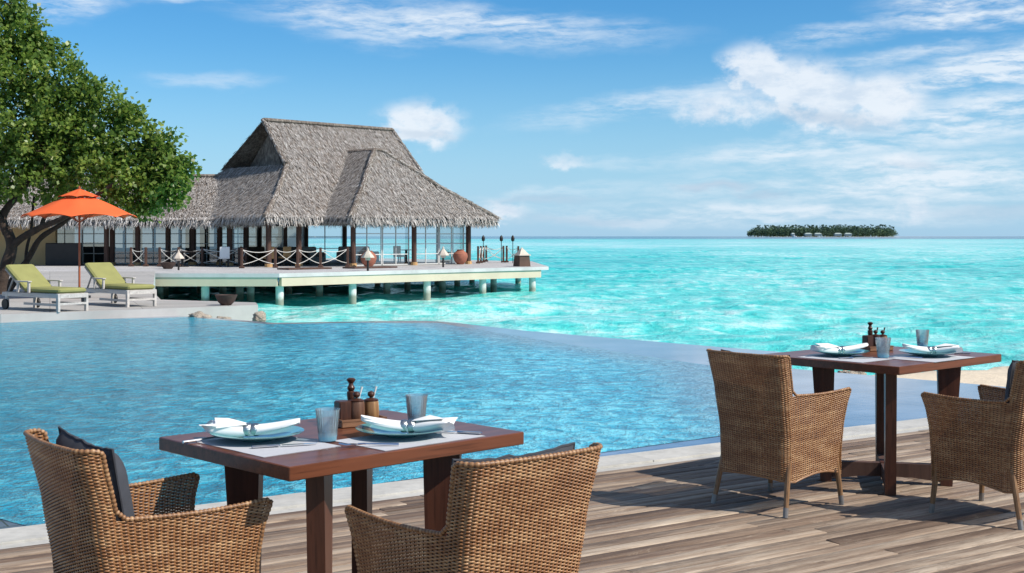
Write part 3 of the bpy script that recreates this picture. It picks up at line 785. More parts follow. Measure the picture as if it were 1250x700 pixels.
# ------------------------------------------------------------------ tables
TH = 0.775
def build_table(center, ang, sx, sy, leg_c, leg_ang, label):
    root = empty('dining_table', (center[0], center[1], 0), ang)
    MB().box((0, 0, TH-0.0235), (sx, sy, 0.047), bev=0.003).build('tabletop', M['table'], root)
    base = Matrix.Rotation(leg_ang-ang, 3, 'Z'); off = Matrix.Rotation(-ang, 3, 'Z') @ Vector((leg_c[0]-center[0], leg_c[1]-center[1], 0))
    for k in range(4):
        r3 = base @ Matrix.Rotation(k*math.pi/2, 3, 'Z')
        mb = MB(); o_, i_ = 0.435, 0.300; ob, ib = 0.385, 0.318; t = 0.031
        vs = []
        for z, a, b in ((0.0, ib, ob), (TH-0.048, i_, o_)):
            for x, y in ((a, -t), (b, -t), (b, t), (a, t)): vs.append(r3 @ Vector((x, y, z))+off)
        mb.add(vs, [(3, 2, 1, 0), (4, 5, 6, 7), (0, 1, 5, 4), (1, 2, 6, 5), (2, 3, 7, 6), (3, 0, 4, 7)])
        mb.build('leg', M['table_leg'], root)
        mb = MB(); vs = []
        prof = [(0.032, 0.045), (0.16, 0.042), (0.315, 0.022), (0.315, 0.125), (0.032, 0.125)]
        for y in (-0.028, 0.028):
            for x, z in prof: vs.append(r3 @ Vector((x, y, z))+off)
        n = len(prof)
        mb.add(vs, [tuple(range(n)), tuple(range(2*n-1, n-1, -1))]+[((i+1) % n, i, n+i, n+(i+1) % n) for i in range(n)])
        mb.build('foot_beam', M['column'], root)
    MB().box(off+Vector((0, 0, 0.084)), (0.062, 0.062, 0.09), base).build('centre_block', M['table_leg'], root)
    tag(root, label, 'table', 'square wooden dining tables on the deck')
    return root
A1 = R(44); A2 = R(41.5)
C1 = (-0.615, 4.645); C2 = (2.258, 7.788)
build_table(C1, A1, 1.035, 0.83, (-0.618, 4.63), R(-4.5), 'reddish brown wooden table nearest the camera, between two wicker chairs')
build_table(C2, A2, 1.15, 0.97, (2.27, 7.72), R(-12), 'reddish brown wooden table farther off on the right, cross foot in full view')

def tabletop_pt(px, py): return gnd(px, py, TH)
# ---- placemat
def placemat(loc, ang, w, d, label):
    mb = MB(); n = 12; vs = []
    for j in range(n+1):
        for i in range(n+1):
            x, y = (i/n-.5)*w, (j/n-.5)*d; vs.append((x, y, 0.0018+0.0008*mn.noise(Vector((x*12, y*12, loc[0])))))
    base = len(vs); fs = [(j*(n+1)+i, j*(n+1)+i+1, (j+1)*(n+1)+i+1, (j+1)*(n+1)+i) for j in range(n) for i in range(n)]
    mb.add(vs, fs); mb.prism([(-w/2, -d/2), (w/2, -d/2), (w/2, d/2), (-w/2, d/2)], 0.0003, 0.0009)
    o = mb.build('placemat', M['matcloth']); o.location = (loc[0], loc[1], TH); o.rotation_euler = (0, 0, ang)
    return tag(o, label, 'placemat', 'white placemats on the tables')
def plate(loc, label, s=1.0):
    prof = [(0.0, 0.006), (0.045, 0.006), (0.05, 0.0), (0.058, 0.0), (0.062, 0.006), (0.10, 0.012), (0.152, 0.025), (0.163, 0.028), (0.165, 0.031), (0.160, 0.031), (0.10, 0.018), (0.06, 0.011), (0.0, 0.010)]
    o = MB().lathe([(r*s, z*s) for r, z in prof], n=64).build('plate', M['plate'], smooth=60)
    o.location = (loc[0], loc[1], TH+0.003)
    return tag(o, label, 'plate', 'aqua glass plates on the tables')
def napkin(loc, ang, label, flip=1):
    # rolled napkin: fan at one end, long flat tail rising at the other, waist in a ring
    root = empty('rolled_napkin', (loc[0], loc[1], TH+0.013), ang)
    n = 44; m_ = 40; verts = []; faces = []
    for i in range(n+1):
        t = i/n; x = lerp(-0.150, 0.165, t)*flip
        if t < 0.42:
            k = (0.42-t)/0.42; w = 0.019+0.040*k**0.75; h = 0.016+0.014*math.sin(k*2.6)
        else:
            k = (t-0.42)/0.58; w = 0.019+0.016*math.sin(min(1, k*1.25)*math.pi/2); h = 0.016*(1-k)+0.004*k+0.005
        if t > 0.93: w *= 1-((t-0.93)/0.07)**2*0.6
        if t < 0.04: w *= 0.93; 
        lift = 0.022+0.034*max(0, k if t > 0.42 else 0)**1.5+(0.010*k if t < 0.42 else 0)
        for j in range(m_):
            a = 2*math.pi*j/m_
            fold = 1+0.13*math.sin(a*3+t*5)*(0.3+abs(t-0.42)*2)+0.07*math.sin(a*7+t*9)*abs(t-0.42)*2
            y = w*math.cos(a)*fold; z = h*math.sin(a)*fold
            if t < 0.42: z += 0.014*math.cos(a*2)*k; x2 = x-flip*0.030*k*math.cos(a+0.6)**2
            else: x2 = x
            verts.append((x2, y, max(0.001+0.022*(abs(x)/0.16)**2, lift+z)))
    for i in range(n):
        for j in range(m_):
            f = (i*m_+j, i*m_+(j+1) % m_, (i+1)*m_+(j+1) % m_, (i+1)*m_+j); faces.append(f if flip < 0 else f[::-1])
    mb = MB(); mb.add(verts, faces+[tuple(range(m_)), tuple(n*m_+j for j in range(m_-1, -1, -1))])
    # crease overlay: a triangular flap across the fan
    q = [(-0.145*flip, 0.050, 0.062), (-0.02*flip, 0.014, 0.047), (-0.02*flip, -0.016, 0.047), (-0.120*flip, -0.052, 0.040), (-0.085*flip, 0.0, 0.067)]
    q2 = [(x, y, z-0.0016) for x, y, z in q]
    mb.add(q+q2, [(0, 1, 4), (1, 2, 4), (2, 3, 4), (3, 0, 4), (6, 5, 9), (7, 6, 9), (8, 7, 9), (5, 8, 9), (0, 5, 6, 1), (1, 6, 7, 2), (2, 7, 8, 3), (3, 8, 5, 0)])
    mb.build('cloth', M['whitecloth'], root, smooth=50)
    rg = MB(); m2 = 32
    for x0, x1 in ((-0.033, -0.006), (-0.004, 0.020)):
        vs = []; prof = [(x0, 0.0), (x0+0.003, 0.0022), ((x0+x1)/2, 0.003), (x1-0.003, 0.0022), (x1, 0.0)]
        for x, dr in prof:
            for j in range(m2):
                a = 2*math.pi*j/m2; vs.append((x*flip, (0.0225+dr)*math.cos(a), 0.026+(0.0205+dr)*math.sin(a)))
        rg.add(vs, [(i*m2+j, i*m2+(j+1) % m2, (i+1)*m2+(j+1) % m2, (i+1)*m2+j) for i in range(4) for j in range(m2)])
    rg.build('napkin_ring', M['silver'], root)
    return tag(root, label, 'napkin', 'rolled napkins in metal rings')
def tumbler(loc, label, s=1.0):
    prof = [(0.0, 0.0), (0.026, 0.0), (0.031, 0.002), (0.0335, 0.02), (0.0425, 0.108), (0.0440, 0.112), (0.0415, 0.112), (0.0400, 0.106), (0.0310, 0.022), (0.027, 0.016), (0.0, 0.014)]
    o = MB().lathe([(r*s, z*s) for r, z in prof], n=40).build('tumbler', M['tumbler'], smooth=50)
    o.location = (loc[0], loc[1], TH+0.0035)
    return tag(o, label, 'glass', 'pale blue tumblers on the tables')
def knife(loc, ang, label):
    root = empty('knife', (loc[0], loc[1], TH+0.006), ang)
    MB().box((-0.055, 0, 0.002), (0.10, 0.016, 0.009), bev=0.004).build('handle', M['steel'], root)
    mb = MB(); pts = [(0, -0.008), (0.09, -0.009), (0.12, -0.002), (0.125, 0.007), (0, 0.008)]
    mb.prism(pts, 0.001, 0.003); mb.build('blade', M['steel'], root)
    return tag(root, label, 'knife', 'steel knives on the placemats')
def fork(loc, ang, label):
    root = empty('fork', (loc[0], loc[1], TH+0.005), ang)
    MB().tube([(-0.12, 0, 0.002), (-0.06, 0, 0.004), (0.0, 0, 0.007), (0.02, 0, 0.006)], [0.0058, 0.005, 0.0032, 0.0035], 8).build('handle', M['steel'], root)
    mb = MB(); mb.prism([(0.018, -0.004), (0.035, -0.012), (0.045, -0.012), (0.045, 0.012), (0.035, 0.012), (0.018, 0.004)], 0.004, 0.0065)
    for k in range(4):
        y = -0.0105+k*0.007
        mb.tube([(0.044, y, 0.005), (0.06, y, 0.004), (0.085, y, 0.009)], [0.0019, 0.0018, 0.001], 6)
    mb.build('tines', M['steel'], root)
    return tag(root, label, 'fork', 'steel forks on the placemats')
def condiment(loc, ang, which):
    root = empty('condiment_tray', (loc[0], loc[1], TH+0.001), ang)
    MB().box((0, 0, 0.011), (0.19, 0.115, 0.022), bev=0.003).build('board', M['traywood'], root)
    mb = MB(); 
    for x, y, sx, sy in ((0, -0.054, 0.19, 0.008), (0, 0.054, 0.19, 0.008), (-0.091, 0, 0.008, 0.1), (0.091, 0, 0.008, 0.1)): mb.box((x, y, 0.026), (sx, sy, 0.008))
    mb.build('tray_lip', M['traywood'], root)
    tag(root, 'small wooden tray under the pepper mill and jars, on the %s table' % which, 'tray', 'condiment trays')
    rot = Matrix.Rotation(ang, 3, 'Z')
    def on(x, y): p = rot @ Vector((x, y, 0)); return (loc[0]+p.x, loc[1]+p.y, TH+0.0235)
    def jar(x, y, h, r, mat, lab, spoon):
        j = empty('spice_jar', on(x, y), ang)
        MB().lathe([(r*.93, 0), (r, 0.004), (r*1.02, h*.5), (r*.97, h-.008), (r*.9, h-.001)], n=28).build('body', mat, j)
        MB().lathe([(r*.92, h), (r*.95, h+.004), (r*.6, h+.009), (0.006, h+.011), (0.005, h+.013), (0.0125, h+.019), (0.0145, h+.026), (0.0115, h+.034), (0.0, h+.038)], n=24).build('lid', M['darkwood'], j)
        if spoon: MB().tube([(r*.3, r*.3, h-.01), (r*.85, r*.5, h+.035), (r*1.0, r*.5, h+.052)], [0.002, 0.0035, 0.005], 8).build('spoon_handle', M['frame'] if which == 'near' else M['darkwood'], j)
        tag(j, lab, 'jar', 'wooden jars on the condiment trays')
    jar(-0.012, -0.012, 0.070, 0.031, M['darkwood'] if which != 'near' else wood('jar_mid', (0.08, 0.035, 0.02), (0.18, 0.09, 0.05), 0.5, 'Z', 3), 'dark wooden jar with knob lid in the middle of the tray, %s table' % which, True)
    jar(0.056, 0.0, 0.066, 0.030, M['jarwood'], 'paler wooden jar with knob lid at the right end of the tray, %s table' % which, True)
    o = MB().box((0, 0, 0.037), (0.05, 0.055, 0.074), bev=0.004).build('napkin_box', M['darkwood']); o.location = on(-0.064, 0.0); o.rotation_euler = (0, 0, ang)
    tag(o, 'dark square wooden holder at the left end of the tray, %s table' % which, 'box', 'dark wooden holders')
    m_ = empty('pepper_mill', on(-0.01, 0.040), ang)
    MB().lathe([(0.019, 0), (0.019, .01), (.014, .02), (.0115, .045), (.0135, .07), (.016, .085), (.016, .10), (.0105, .104)], n=24).build('body', M['darkwood'], m_)
    MB().lathe([(.0095, .1045), (.014, .110), (.015, .118), (.010, .126), (.0085, .134), (.0165, .144), (.0175, .150), (.010, .154), (0, .155)], n=24).build('grinder_head', M['darkwood'], m_)
    tag(m_, 'tall turned dark wood pepper mill on the tray of the %s table' % which, 'pepper mill', 'pepper mills')
def setting1():
    a = A1
    p = tabletop_pt(313, 539); ex = Vector((math.cos(a), math.sin(a), 0)); ey = Vector((-math.sin(a), math.cos(a), 0))
    cm = Vector((C1[0], C1[1], TH))
    m1 = cm-ex*0.325+ey*0.0; placemat(m1, a+R(90), 0.43, 0.315, 'white placemat before the left chair of the near table')
    placemat(cm-ey*0.245+ex*0.05+ex*0.06, a, 0.46, 0.30, 'white placemat nearest us on the near table, before the centre chair')
    pl = tabletop_pt(314, 538); plate(pl, 'aqua plate at the left end of the near table'); napkin(pl+Vector((-.015, 0, 0)), R(2), 'napkin on the left plate of the near table, fan end towards the pool')
    pr = tabletop_pt(490, 533); plate(pr, 'aqua plate on the right half of the near table'); napkin(pr+Vector((0.02, -0.01, 0)), R(176), 'napkin on the right plate of the near table, fan end towards us')
    tumbler(tabletop_pt(400, 539.5), 'blue based tumbler in the middle of the near table', 1.0)
    tumbler(tabletop_pt(508.5, 519), 'pale tumbler behind the right plate of the near table', 1.0)
    condiment(tabletop_pt(437, 519), R(33), 'near')
    knife(tabletop_pt(344, 546.5), R(20), 'knife in front of the left plate on the near table')
    fork(tabletop_pt(444, 546), R(-205+30), 'fork left of the right plate on the near table')
    knife(tabletop_pt(556, 530), R(160), 'knife right of the right plate on the near table')
    fork(tabletop_pt(262, 538), R(40), 'fork left of the left plate, partly under the napkin, near table')
def setting2():
    a = A2; ex = Vector((math.cos(a), math.sin(a), 0)); ey = Vector((-math.sin(a), math.cos(a), 0)); cm = Vector((C2[0], C2[1], TH))
    placemat(cm-ex*0.38+ey*0.0, a+R(90), 0.45, 0.32, 'white placemat before the left chair of the far table')
    placemat(cm-ey*0.33+ex*0.02, a, 0.46, 0.32, 'white placemat before the right chair of the far table')
    pl = tabletop_pt(1027, 435); plate(pl, 'aqua plate at the left side of the far table'); napkin(pl, R(8), 'napkin on the left plate of the far table')
    pr = tabletop_pt(1132, 435.5); plate(pr, 'aqua plate at the right side of the far table'); napkin(pr+Vector((0.02, 0, 0)), R(176), 'napkin on the right plate of the far table')
    tumbler(tabletop_pt(1078, 437.5), 'blue tumbler in the middle of the far table', 1.05)
    tumbler(tabletop_pt(1126, 424.5), 'blue tumbler behind the right plate of the far table', 1.0)
    condiment(tabletop_pt(1069, 428), R(25), 'far')
    knife(tabletop_pt(1043, 438.5), R(15), 'knife in front of the left plate on the far table')
    fork(tabletop_pt(1100, 438), R(160), 'fork left of the right plate on the far table')
    knife(tabletop_pt(1163, 432.5), R(165), 'knife right of the right plate on the far table')
setting1(); setting2()

# ------------------------------------------------------------------ loungers, umbrella, bowl
def build_lounger():
    root = empty('sun_lounger')     # local: +x towards the foot end, origin at middle
    L_, W_ = 1.95, 0.66
    for sx, sy in ((0.90, -1), (0.90, 1), (-0.78, -1), (-0.78, 1)):
        MB().box((sx, sy*(W_/2-0.03), 0.17), (0.07, 0.05, 0.34), bev=0.004).build('leg', M['whitewood'], root)
    mb = MB()
    for sy in (-1, 1): mb.box((0.0, sy*(W_/2-0.03), 0.295), (1.86, 0.035, 0.075)); mb.box((0.35, sy*(W_/2-0.03), 0.13), (1.1, 0.03, 0.045))
    mb.box((0.925, 0, 0.295), (0.03, W_-0.1, 0.075)); mb.box((-0.925, 0, 0.295), (0.03, W_-0.1, 0.075)); mb.box((0.92, 0, 0.15), (0.03, W_-0.1, 0.04))
    for k in range(12): mb.box((-0.1+k*0.088, 0, 0.335), (0.06, W_-0.09, 0.014))
    mb.build('frame', M['whitewood'], root)
    for sy in (-1, 1):
        ar = MB(); ar.box((-0.18, sy*(W_/2+0.005), 0.55), (0.46, 0.075, 0.025), bev=0.004)
        ar.box((0.0, sy*(W_/2-0.0), 0.44), (0.05, 0.035, 0.20)); ar.box((-0.36, sy*(W_/2-0.0), 0.44), (0.05, 0.035, 0.20)); ar.build('armrest', M['whitewood'], root)
        wh = MB(); vs = [(0.10*math.cos(t), 0.10*math.sin(t)) for t in [2*math.pi*k/20 for k in range(20)]]
        wh.add([(-0.78+x, sy*(W_/2+0.01)-0.02, 0.10+z) for x, z in vs]+[(-0.78+x, sy*(W_/2+0.01)+0.02, 0.10+z) for x, z in vs],
               [tuple(range(19, -1, -1)), tuple(range(20, 40))]+[(i, (i+1) % 20, 20+(i+1) % 20, 20+i) for i in range(20)])
        wh.build('wheel', M['iron'], root)
    # back frame raised
    e = R(33); c = math.cos(e); s_ = math.sin(e); hx, hz = -0.22, 0.35
    bk = MB()
    for sy in (-1, 1): bk.beam((hx, sy*0.27, hz), (hx-0.78*c, sy*0.27, hz+0.78*s_), 0.03, 0.04)
    for k in range(8): t = 0.08+k*0.095; bk.beam((hx-t*c, -0.27, hz+t*s_), (hx-t*c, 0.27, hz+t*s_), 0.05, 0.014)
    bk.beam((hx-0.5*c, 0.24, hz+0.5*s_), (-0.86, 0.24, 0.3), 0.025, 0.025); bk.beam((hx-0.5*c, -0.24, hz+0.5*s_), (-0.86, -0.24, 0.3), 0.025, 0.025)
    bk.build('backrest_frame', M['greywood'], root)
    MB().box((0.35, 0, 0.392), (1.16, 0.60, 0.095), bev=0.03).build('seat_pad', M['greenfab'], root)
    rot = Matrix.Rotation(e, 3, 'Y')
    cx, cz = hx-0.40*c+0.06*s_, hz+0.40*s_+0.06*c
    MB().box((cx, 0, cz), (0.80, 0.60, 0.095), rot, bev=0.03).build('back_pad', M['greenfab'], root)
    return root
lg = build_lounger()
def put_lounger(o, near_foot, fd, lab):
    f = Vector(fd).normalized(); lat = Vector((-f.y, f.x)); 
    c = Vector(near_foot)-f*0.90+lat*0.30
    o.location = (c.x, c.y, FZ); o.rotation_euler = (0, 0, math.atan2(f.y, f.x)); tag(o, lab, 'sun lounger', 'sun loungers on the far terrace')
put_lounger(lg, (-8.40, 23.5), (0.80, -0.60), 'lime green lounger left of the umbrella pole, partly under the tree')
l2 = copy_tree(lg)
put_lounger(l2, (-7.60, 25.1), (0.72, -0.694), 'lime green lounger right of the umbrella pole, next to the open water')

def umbrella(x, y):
    root = empty('patio_umbrella', (x, y, FZ))
    za = 2.576-FZ; ze = 1.93-FZ; Rr = 1.28; n = 8; rings = 9; sub = 4
    def canopy(r0, r1, z0, z1, scal, name):
        verts, faces = [], []
        N = n*sub
        for i in range(rings+1):
            t = i/rings
            for k in range(N):
                ph = 2*math.pi*(k/N)+0.2; q = (k % sub)/sub; sag = math.sin(math.pi*q)
                r = lerp(r0, r1, t)*(1-0.06*sag*t); z = lerp(z0, z1, t**1.12)-0.0*sag
                z += -0.03*math.sin(math.pi*t)*sag + scal*sag*t**3
                verts.append((r*math.cos(ph), r*math.sin(ph), z))
        V = np.array(verts); nn = len(V)
        V2 = V.copy(); V2[:, 2] -= 0.004
        for i in range(rings):
            for k in range(N):
                a = i*N+k; b = i*N+(k+1) % N; c_ = (i+1)*N+(k+1) % N; d = (i+1)*N+k
                faces.append((a, d, c_, b)); faces.append((nn+a, nn+b, nn+c_, nn+d))
        for k in range(N):
            a = rings*N+k; b = rings*N+(k+1) % N; faces.append((a, nn+a, nn+b, b))
        return raw_mesh(name, np.vstack([V, V2]), faces, M['orange'], root, smooth=False)
    canopy(0.36, Rr, za-0.21, ze, 0.07, 'canopy'); canopy(0.02, 0.47, za, za-0.185, 0.03, 'vent_cap')
    MB().tube([(0, 0, 0.02), (0, 0, za+0.0)], 0.024, 12).build('pole', M['polewood'], root)
    MB().lathe([(0.03, za), (0.03, za+.02), (0.018, za+.035), (0.02, za+.06), (0, za+.075)], n=12).build('finial', M['polewood'], root)
    for k in range(n):
        ph = 2*math.pi*k/n+0.2
        rb = MB().beam((0.03*math.cos(ph), 0.03*math.sin(ph), za-0.10), (Rr*.985*math.cos(ph), Rr*.985*math.sin(ph), ze-0.02), 0.018, 0.02).build('rib', M['polewood'], root)
        MB().beam((0.03*math.cos(ph), 0.03*math.sin(ph), za-0.75), (0.62*math.cos(ph), 0.62*math.sin(ph), lerp(za-0.1, ze, .46)-0.02), 0.014, 0.016).build('strut', M['polewood'], rb)
    MB().lathe([(0.25, 0), (0.25, 0.05), (0.06, 0.08), (0.035, 0.25), (0.0, 0.25)], n=24).build('base', M['iron'], root)
    tag(root, 'orange canvas umbrella with vented top and wooden pole behind the green loungers', 'umbrella')
umbrella(-9.88, 29.0)
o = MB().lathe([(0.09, 0), (0.11, 0.012), (0.17, 0.08), (0.222, 0.20), (0.228, 0.215), (0.210, 0.21), (0.15, 0.09), (0.0, 0.04)], n=32).build('planter_bowl', M['bowl'])
o.location = (-5.83, 25.9, FZ); tag(o, 'dark brown bowl at the tip of the far terrace above the water', 'bowl', 'dark bowls')
def rock(name, loc, s, lab, seed, group='coral rocks beside the pool'):
    mb = MB(); import bmesh
    bm = bmesh.new(); bmesh.ops.create_icosphere(bm, subdivisions=4, radius=1)
    for v in bm.verts:
        n = v.co.normalized(); d = 1+0.35*mn.fractal(n*1.6+Vector((seed, 0, 0)), 1, 2, 4)+0.12*mn.noise(n*7+Vector((seed, 3, 0)))
        v.co = Vector((n.x*s[0]*d, n.y*s[1]*d, n.z*s[2]*d))
    me = bpy.data.meshes.new(name); bm.to_mesh(me); bm.free(); me.materials.append(M['coral'])
    me.polygons.foreach_set('use_smooth', [True]*len(me.polygons))
    o = bpy.data.objects.new(name, me); C.objects.link(o); o.location = loc
    return tag(o, lab, 'rock', group)
rock('coral_rock', (-6.05, 24.55, -0.10), (0.22, 0.16, 0.12), 'rough coral rock under the terrace front, below the dark bowl', 1)
rock('coral_rock', (-5.62, 24.7, -0.14), (0.16, 0.14, 0.08), 'low coral rock in the middle of the three by the terrace front', 2)
rock('coral_rock', (-5.02, 25.2, -0.12), (0.14, 0.16, 0.12), 'coral rock at the right corner of the terrace', 3)
for i, (px, py) in enumerate([(1030, 454.5), (1038, 456), (1047, 455)]):
    p = gnd(px, py, -0.2); rock('shore_rock', (p.x, p.y, -0.22), (0.07+0.02*i, 0.06, 0.05), ['small dark stone seen under the far table, left one of three', 'small dark stone seen under the far table, middle one of three', 'small dark stone seen under the far table, right one of three'][i], 10+i, 'shore stones behind the far table')

# ------------------------------------------------------------------ tree
def tree():
    root = empty('broadleaf_tree', (-12.0, 31.0, FZ)); base = Vector((-12.0, 31.0, FZ))
    def loc(p): return Vector(p)-base
    D = 31.0
    def branch(pts, r0, r1, parent, name):
        P = [loc(at(px, py, D+dd)) for px, py, dd in pts]
        # smooth with catmull
        Q = []
        for i in range(len(P)-1):
            p0, p1, p2, p3 = P[max(i-1, 0)], P[i], P[i+1], P[min(i+2, len(P)-1)]
            for k in range(6):
                t = k/6; Q.append(0.5*((2*p1)+(-p0+p2)*t+(2*p0-5*p1+4*p2-p3)*t*t+(-p0+3*p1-3*p2+p3)*t**3))
        Q.append(P[-1]); n = len(Q)
        Q = [q+Vector((mn.noise(q*1.3), mn.noise(q*1.3+Vector((5, 0, 0))), 0))*0.06 for q in Q]
        return MB().tube(Q, [lerp(r0, r1, i/(n-1))*(1+0.12*mn.noise(q*3)) for i, q in enumerate(Q)], 12).build(name, M['bark'], parent)
    tr = branch([(0, 362, 0), (2, 345, 0), (8, 322, 0), (14, 300, 0), (8, 282, 0)], 0.17, 0.12, root, 'trunk')
    branch([(12, 303, 0), (28, 290, -.1), (50, 278, -.2), (75, 268, -.4), (100, 250, -.6), (140, 225, -.8)], 0.10, 0.04, root, 'limb')
    branch([(8, 285, 0), (2, 265, .1), (20, 240, .2), (40, 210, .3), (60, 150, .2)], 0.12, 0.05, root, 'limb')
    branch([(6, 280, 0), (-10, 255, 0), (-30, 220, .2), (-50, 150, .2)], 0.11, 0.05, root, 'limb')
    branch([(28, 325, .8), (40, 308, .8), (52, 290, .7), (74, 274, .5), (92, 262, .4), (150, 235, .2), (190, 215, 0)], 0.085, 0.03, root, 'limb')
    branch([(30, 328, .8), (33, 305, .9), (37, 280, 1), (42, 240, 1.2)], 0.045, 0.03, root, 'limb')
    branch([(5, 362, 0.8), (14, 345, .8), (30, 322, .8)], 0.13, 0.09, root, 'trunk')
    branch([(50, 278, 0), (56, 260, .1), (75, 235, .2), (95, 205, .1)], 0.06, 0.03, root, 'limb')
    balls = [(5, 55, 52), (-45, 110, 100), (50, 95, 50), (28, 40, 26), (80, 125, 50), (120, 155, 45), (152, 180, 42), (185, 205, 38), (205, 222, 30), (60, 185, 62), (122, 212, 34), (200, 238, 24),
             (10, 205, 52), (75, 222, 34), (-70, 0, 75), (160, 225, 34), (218, 205, 18), (35, 150, 60), (100, 180, 50), (-40, 215, 55), (178, 245, 20), (15, 8, 22), (48, 58, 22), (110, 118, 24), (150, 142, 22), (192, 178, 22)]
    verts, faces, tint = [], [], []
    cl = []
    for px, py, r in balls:
        rr = r*D/F; c = loc(at(px, py, D+random.uniform(-.3, .5))); nclump = int(16+rr*rr*58)
        for _ in range(nclump):
            d = rng.normal(size=3); d /= np.linalg.norm(d); rad = rr*(rng.random()**0.38)*(1.0+0.12*rng.normal())
            cl.append((np.array(c)+d*rad*np.array((1, 1.25, 1)), d))
    lv = np.array([(0, 0, 0), (0.28, 0.42, 0.03), (0, 1, -0.08), (-0.28, 0.42, 0.03)])
    for c, d in cl:
        nl = rng.integers(20, 36); tb = rng.normal(0.42, 0.13)
        for _ in range(nl):
            off = rng.normal(size=3)*0.095; ld = d*0.5+rng.normal(size=3)*0.6+np.array((0, 0, -0.1)); ld /= np.linalg.norm(ld)
            up = rng.normal(size=3)*0.6+np.array((0.25, -0.25, 0.8)); sx = np.cross(ld, up); sx /= (np.linalg.norm(sx)+1e-6); nz = np.cross(sx, ld)
            s = rng.uniform(0.085, 0.155); b = len(verts)
            for q in lv: verts.append(c+off+s*(q[0]*1.35*sx+q[1]*ld+q[2]*nz))
            faces.append((b, b+1, b+2, b+3)); t = tb+rng.normal()*0.16
            if rng.random() < 0.01: t = 0.9
            tint += [min(1.0, max(0, t)) if t < 0.9 or t == 1.0 else 0.9]*4
    raw_mesh('crown', np.array(verts), faces, M['leaf'], root, tint=tint)
    # twigs
    mb = MB()
    for c, d in cl[::5]: mb.tube([Vector(c)-Vector(d)*0.5, Vector(c)], [0.014, 0.005], 4, cap=False)
    o = mb.build('twigs', M['bark'], root); o['kind'] = 'stuff'
    tag(root, 'big leaning broadleaf tree over the loungers at the left edge', 'tree')
tree()

# ------------------------------------------------------------------ over-water pavilion
PA = Vector((-9.35, 51.0)); E1 = Vector((0.696, 0.718)).normalized(); E2 = Vector((-E1.y, E1.x))
def SW(s, w, z=0.0): p = PA+E1*s+E2*w; return Vector((p.x, p.y, z))
deckpoly = [(-32, 51.6), (-9.35, 51.0), (1.8, 62.5), (1.2, 75.5), (-9, 86), (-32, 86)]
pier = empty('pier_deck', (0, 0, 0))
tag(pier, 'pale timber pier deck on white piles carrying the thatched pavilion', 'pier')
block('deck_slab', deckpoly, -0.16, 0.0, M['pierboards']).parent = pier
def inset_line(a, b, inset, z0, z1, t=0.18):
    a, b = Vector(a), Vector(b); d = (b-a).normalized(); n = Vector((-d.y, d.x)); a2 = a+n*inset; b2 = b+n*inset
    return MB().beam((a2.x, a2.y, (z0+z1)/2), (b2.x, b2.y, (z0+z1)/2), t, z1-z0).build('edge_beam', M['beam'], pier)
inset_line((-31.8, 51.6), (-9.45, 51.0), 0.12, -0.52, -0.163); inset_line((-9.25, 51.1), (1.45, 62.2), 0.12, -0.52, -0.163); inset_line((1.45, 62.8), (0.9, 75.3), 0.35, -0.52, -0.163)
piles = []
for t in (0.02, 0.255, 0.522, 0.742, 0.955): piles.append(SW(t*16.02, 0.42))
for s in (1.5, 5.2, 9.2, 12.8, 16.4): piles.append(SW(s, 4.2)); piles.append(SW(s+1.2, 8.2)); piles.append(SW(s+2.5, 12.2))
for s in (19.6, 22.4): piles.append(SW(s, 8.2)); piles.append(SW(s, 12.0))
for x in (-12.5, -16.0, -19.5, -23.0, -26.5): piles.append(Vector((x, 51.75, 0))); piles.append(Vector((x+.6, 55.5, 0))); piles.append(Vector((x-.4, 60, 0)))
for p in piles:
    MB().tube([(p.x, p.y, -2.2), (p.x, p.y, -0.5 if p.y < 62 else -0.165)], 0.165, 14).build('pile', M['pile'], pier)

pav = empty('thatched_pavilion', (0, 0, 0))
tag(pav, 'open sided restaurant pavilion with steep grey thatched roofs over the lagoon', 'pavilion')
def blades_on(quads, dens, length, width, seed, up_tilt=0.05):
    """thatch blades lying on roof faces. quads: (p00,p10,p11,p01) with the lower edge first"""
    r = np.random.default_rng(seed); VV, TT = [], []
    for q in quads:
        p = [np.array(v, dtype=float) for v in q]
        n = np.cross(p[1]-p[0], p[2]-p[0]); n /= np.linalg.norm(n)
        if n[2] < 0: n = -n
        area = 0.5*np.linalg.norm(np.cross(p[2]-p[0], p[3]-p[1])); N = int(area*dens)
        e = (p[1]-p[0])/np.linalg.norm(p[1]-p[0]); dn = np.cross(e, n); dn = dn if dn[2] < 0 else -dn; dn /= np.linalg.norm(dn)
        u, v = r.random(N*3), r.random(N*3)
        wb, wt = np.linalg.norm(p[0]-p[1]), np.linalg.norm(p[3]-p[2]); keep = r.random(N*3) < (wb+(wt-wb)*v)/max(wb, wt)
        u, v = u[keep][:N, None], v[keep][:N, None]; N = len(u)
        c = (p[0]+(p[1]-p[0])*u)*(1-v)+(p[3]+(p[2]-p[3])*u)*v
        hgt = np.linalg.norm(p[3]-p[0]); row = 0.5+0.5*np.sin(v*hgt*2*np.pi/0.5)
        d = dn+e*r.normal(size=(N, 1))*0.20+n*(up_tilt*r.random((N, 1))+0.01); d /= np.linalg.norm(d, axis=1)[:, None]
        s_ = np.cross(d, n); L_ = length*r.uniform(.6, 1.3, (N, 1)); w_ = width*r.uniform(.6, 1.4, (N, 1))
        c = c+n*(0.02+0.05*r.random((N, 1)))
        VV.append(np.stack([c-s_*w_/2, c+s_*w_/2, c+d*L_+s_*w_*0.2, c+d*L_-s_*w_*0.2], 1).reshape(-1, 3))
        t = r.normal(0.50, 0.17, (N, 1))-0.10*row; TT.append(np.repeat(t.ravel(), 4))
    V = np.concatenate(VV); F_ = np.arange(len(V)).reshape(-1, 4)
    return [tuple(v) for v in V], [tuple(int(i) for i in f) for f in F_], list(np.concatenate(TT))
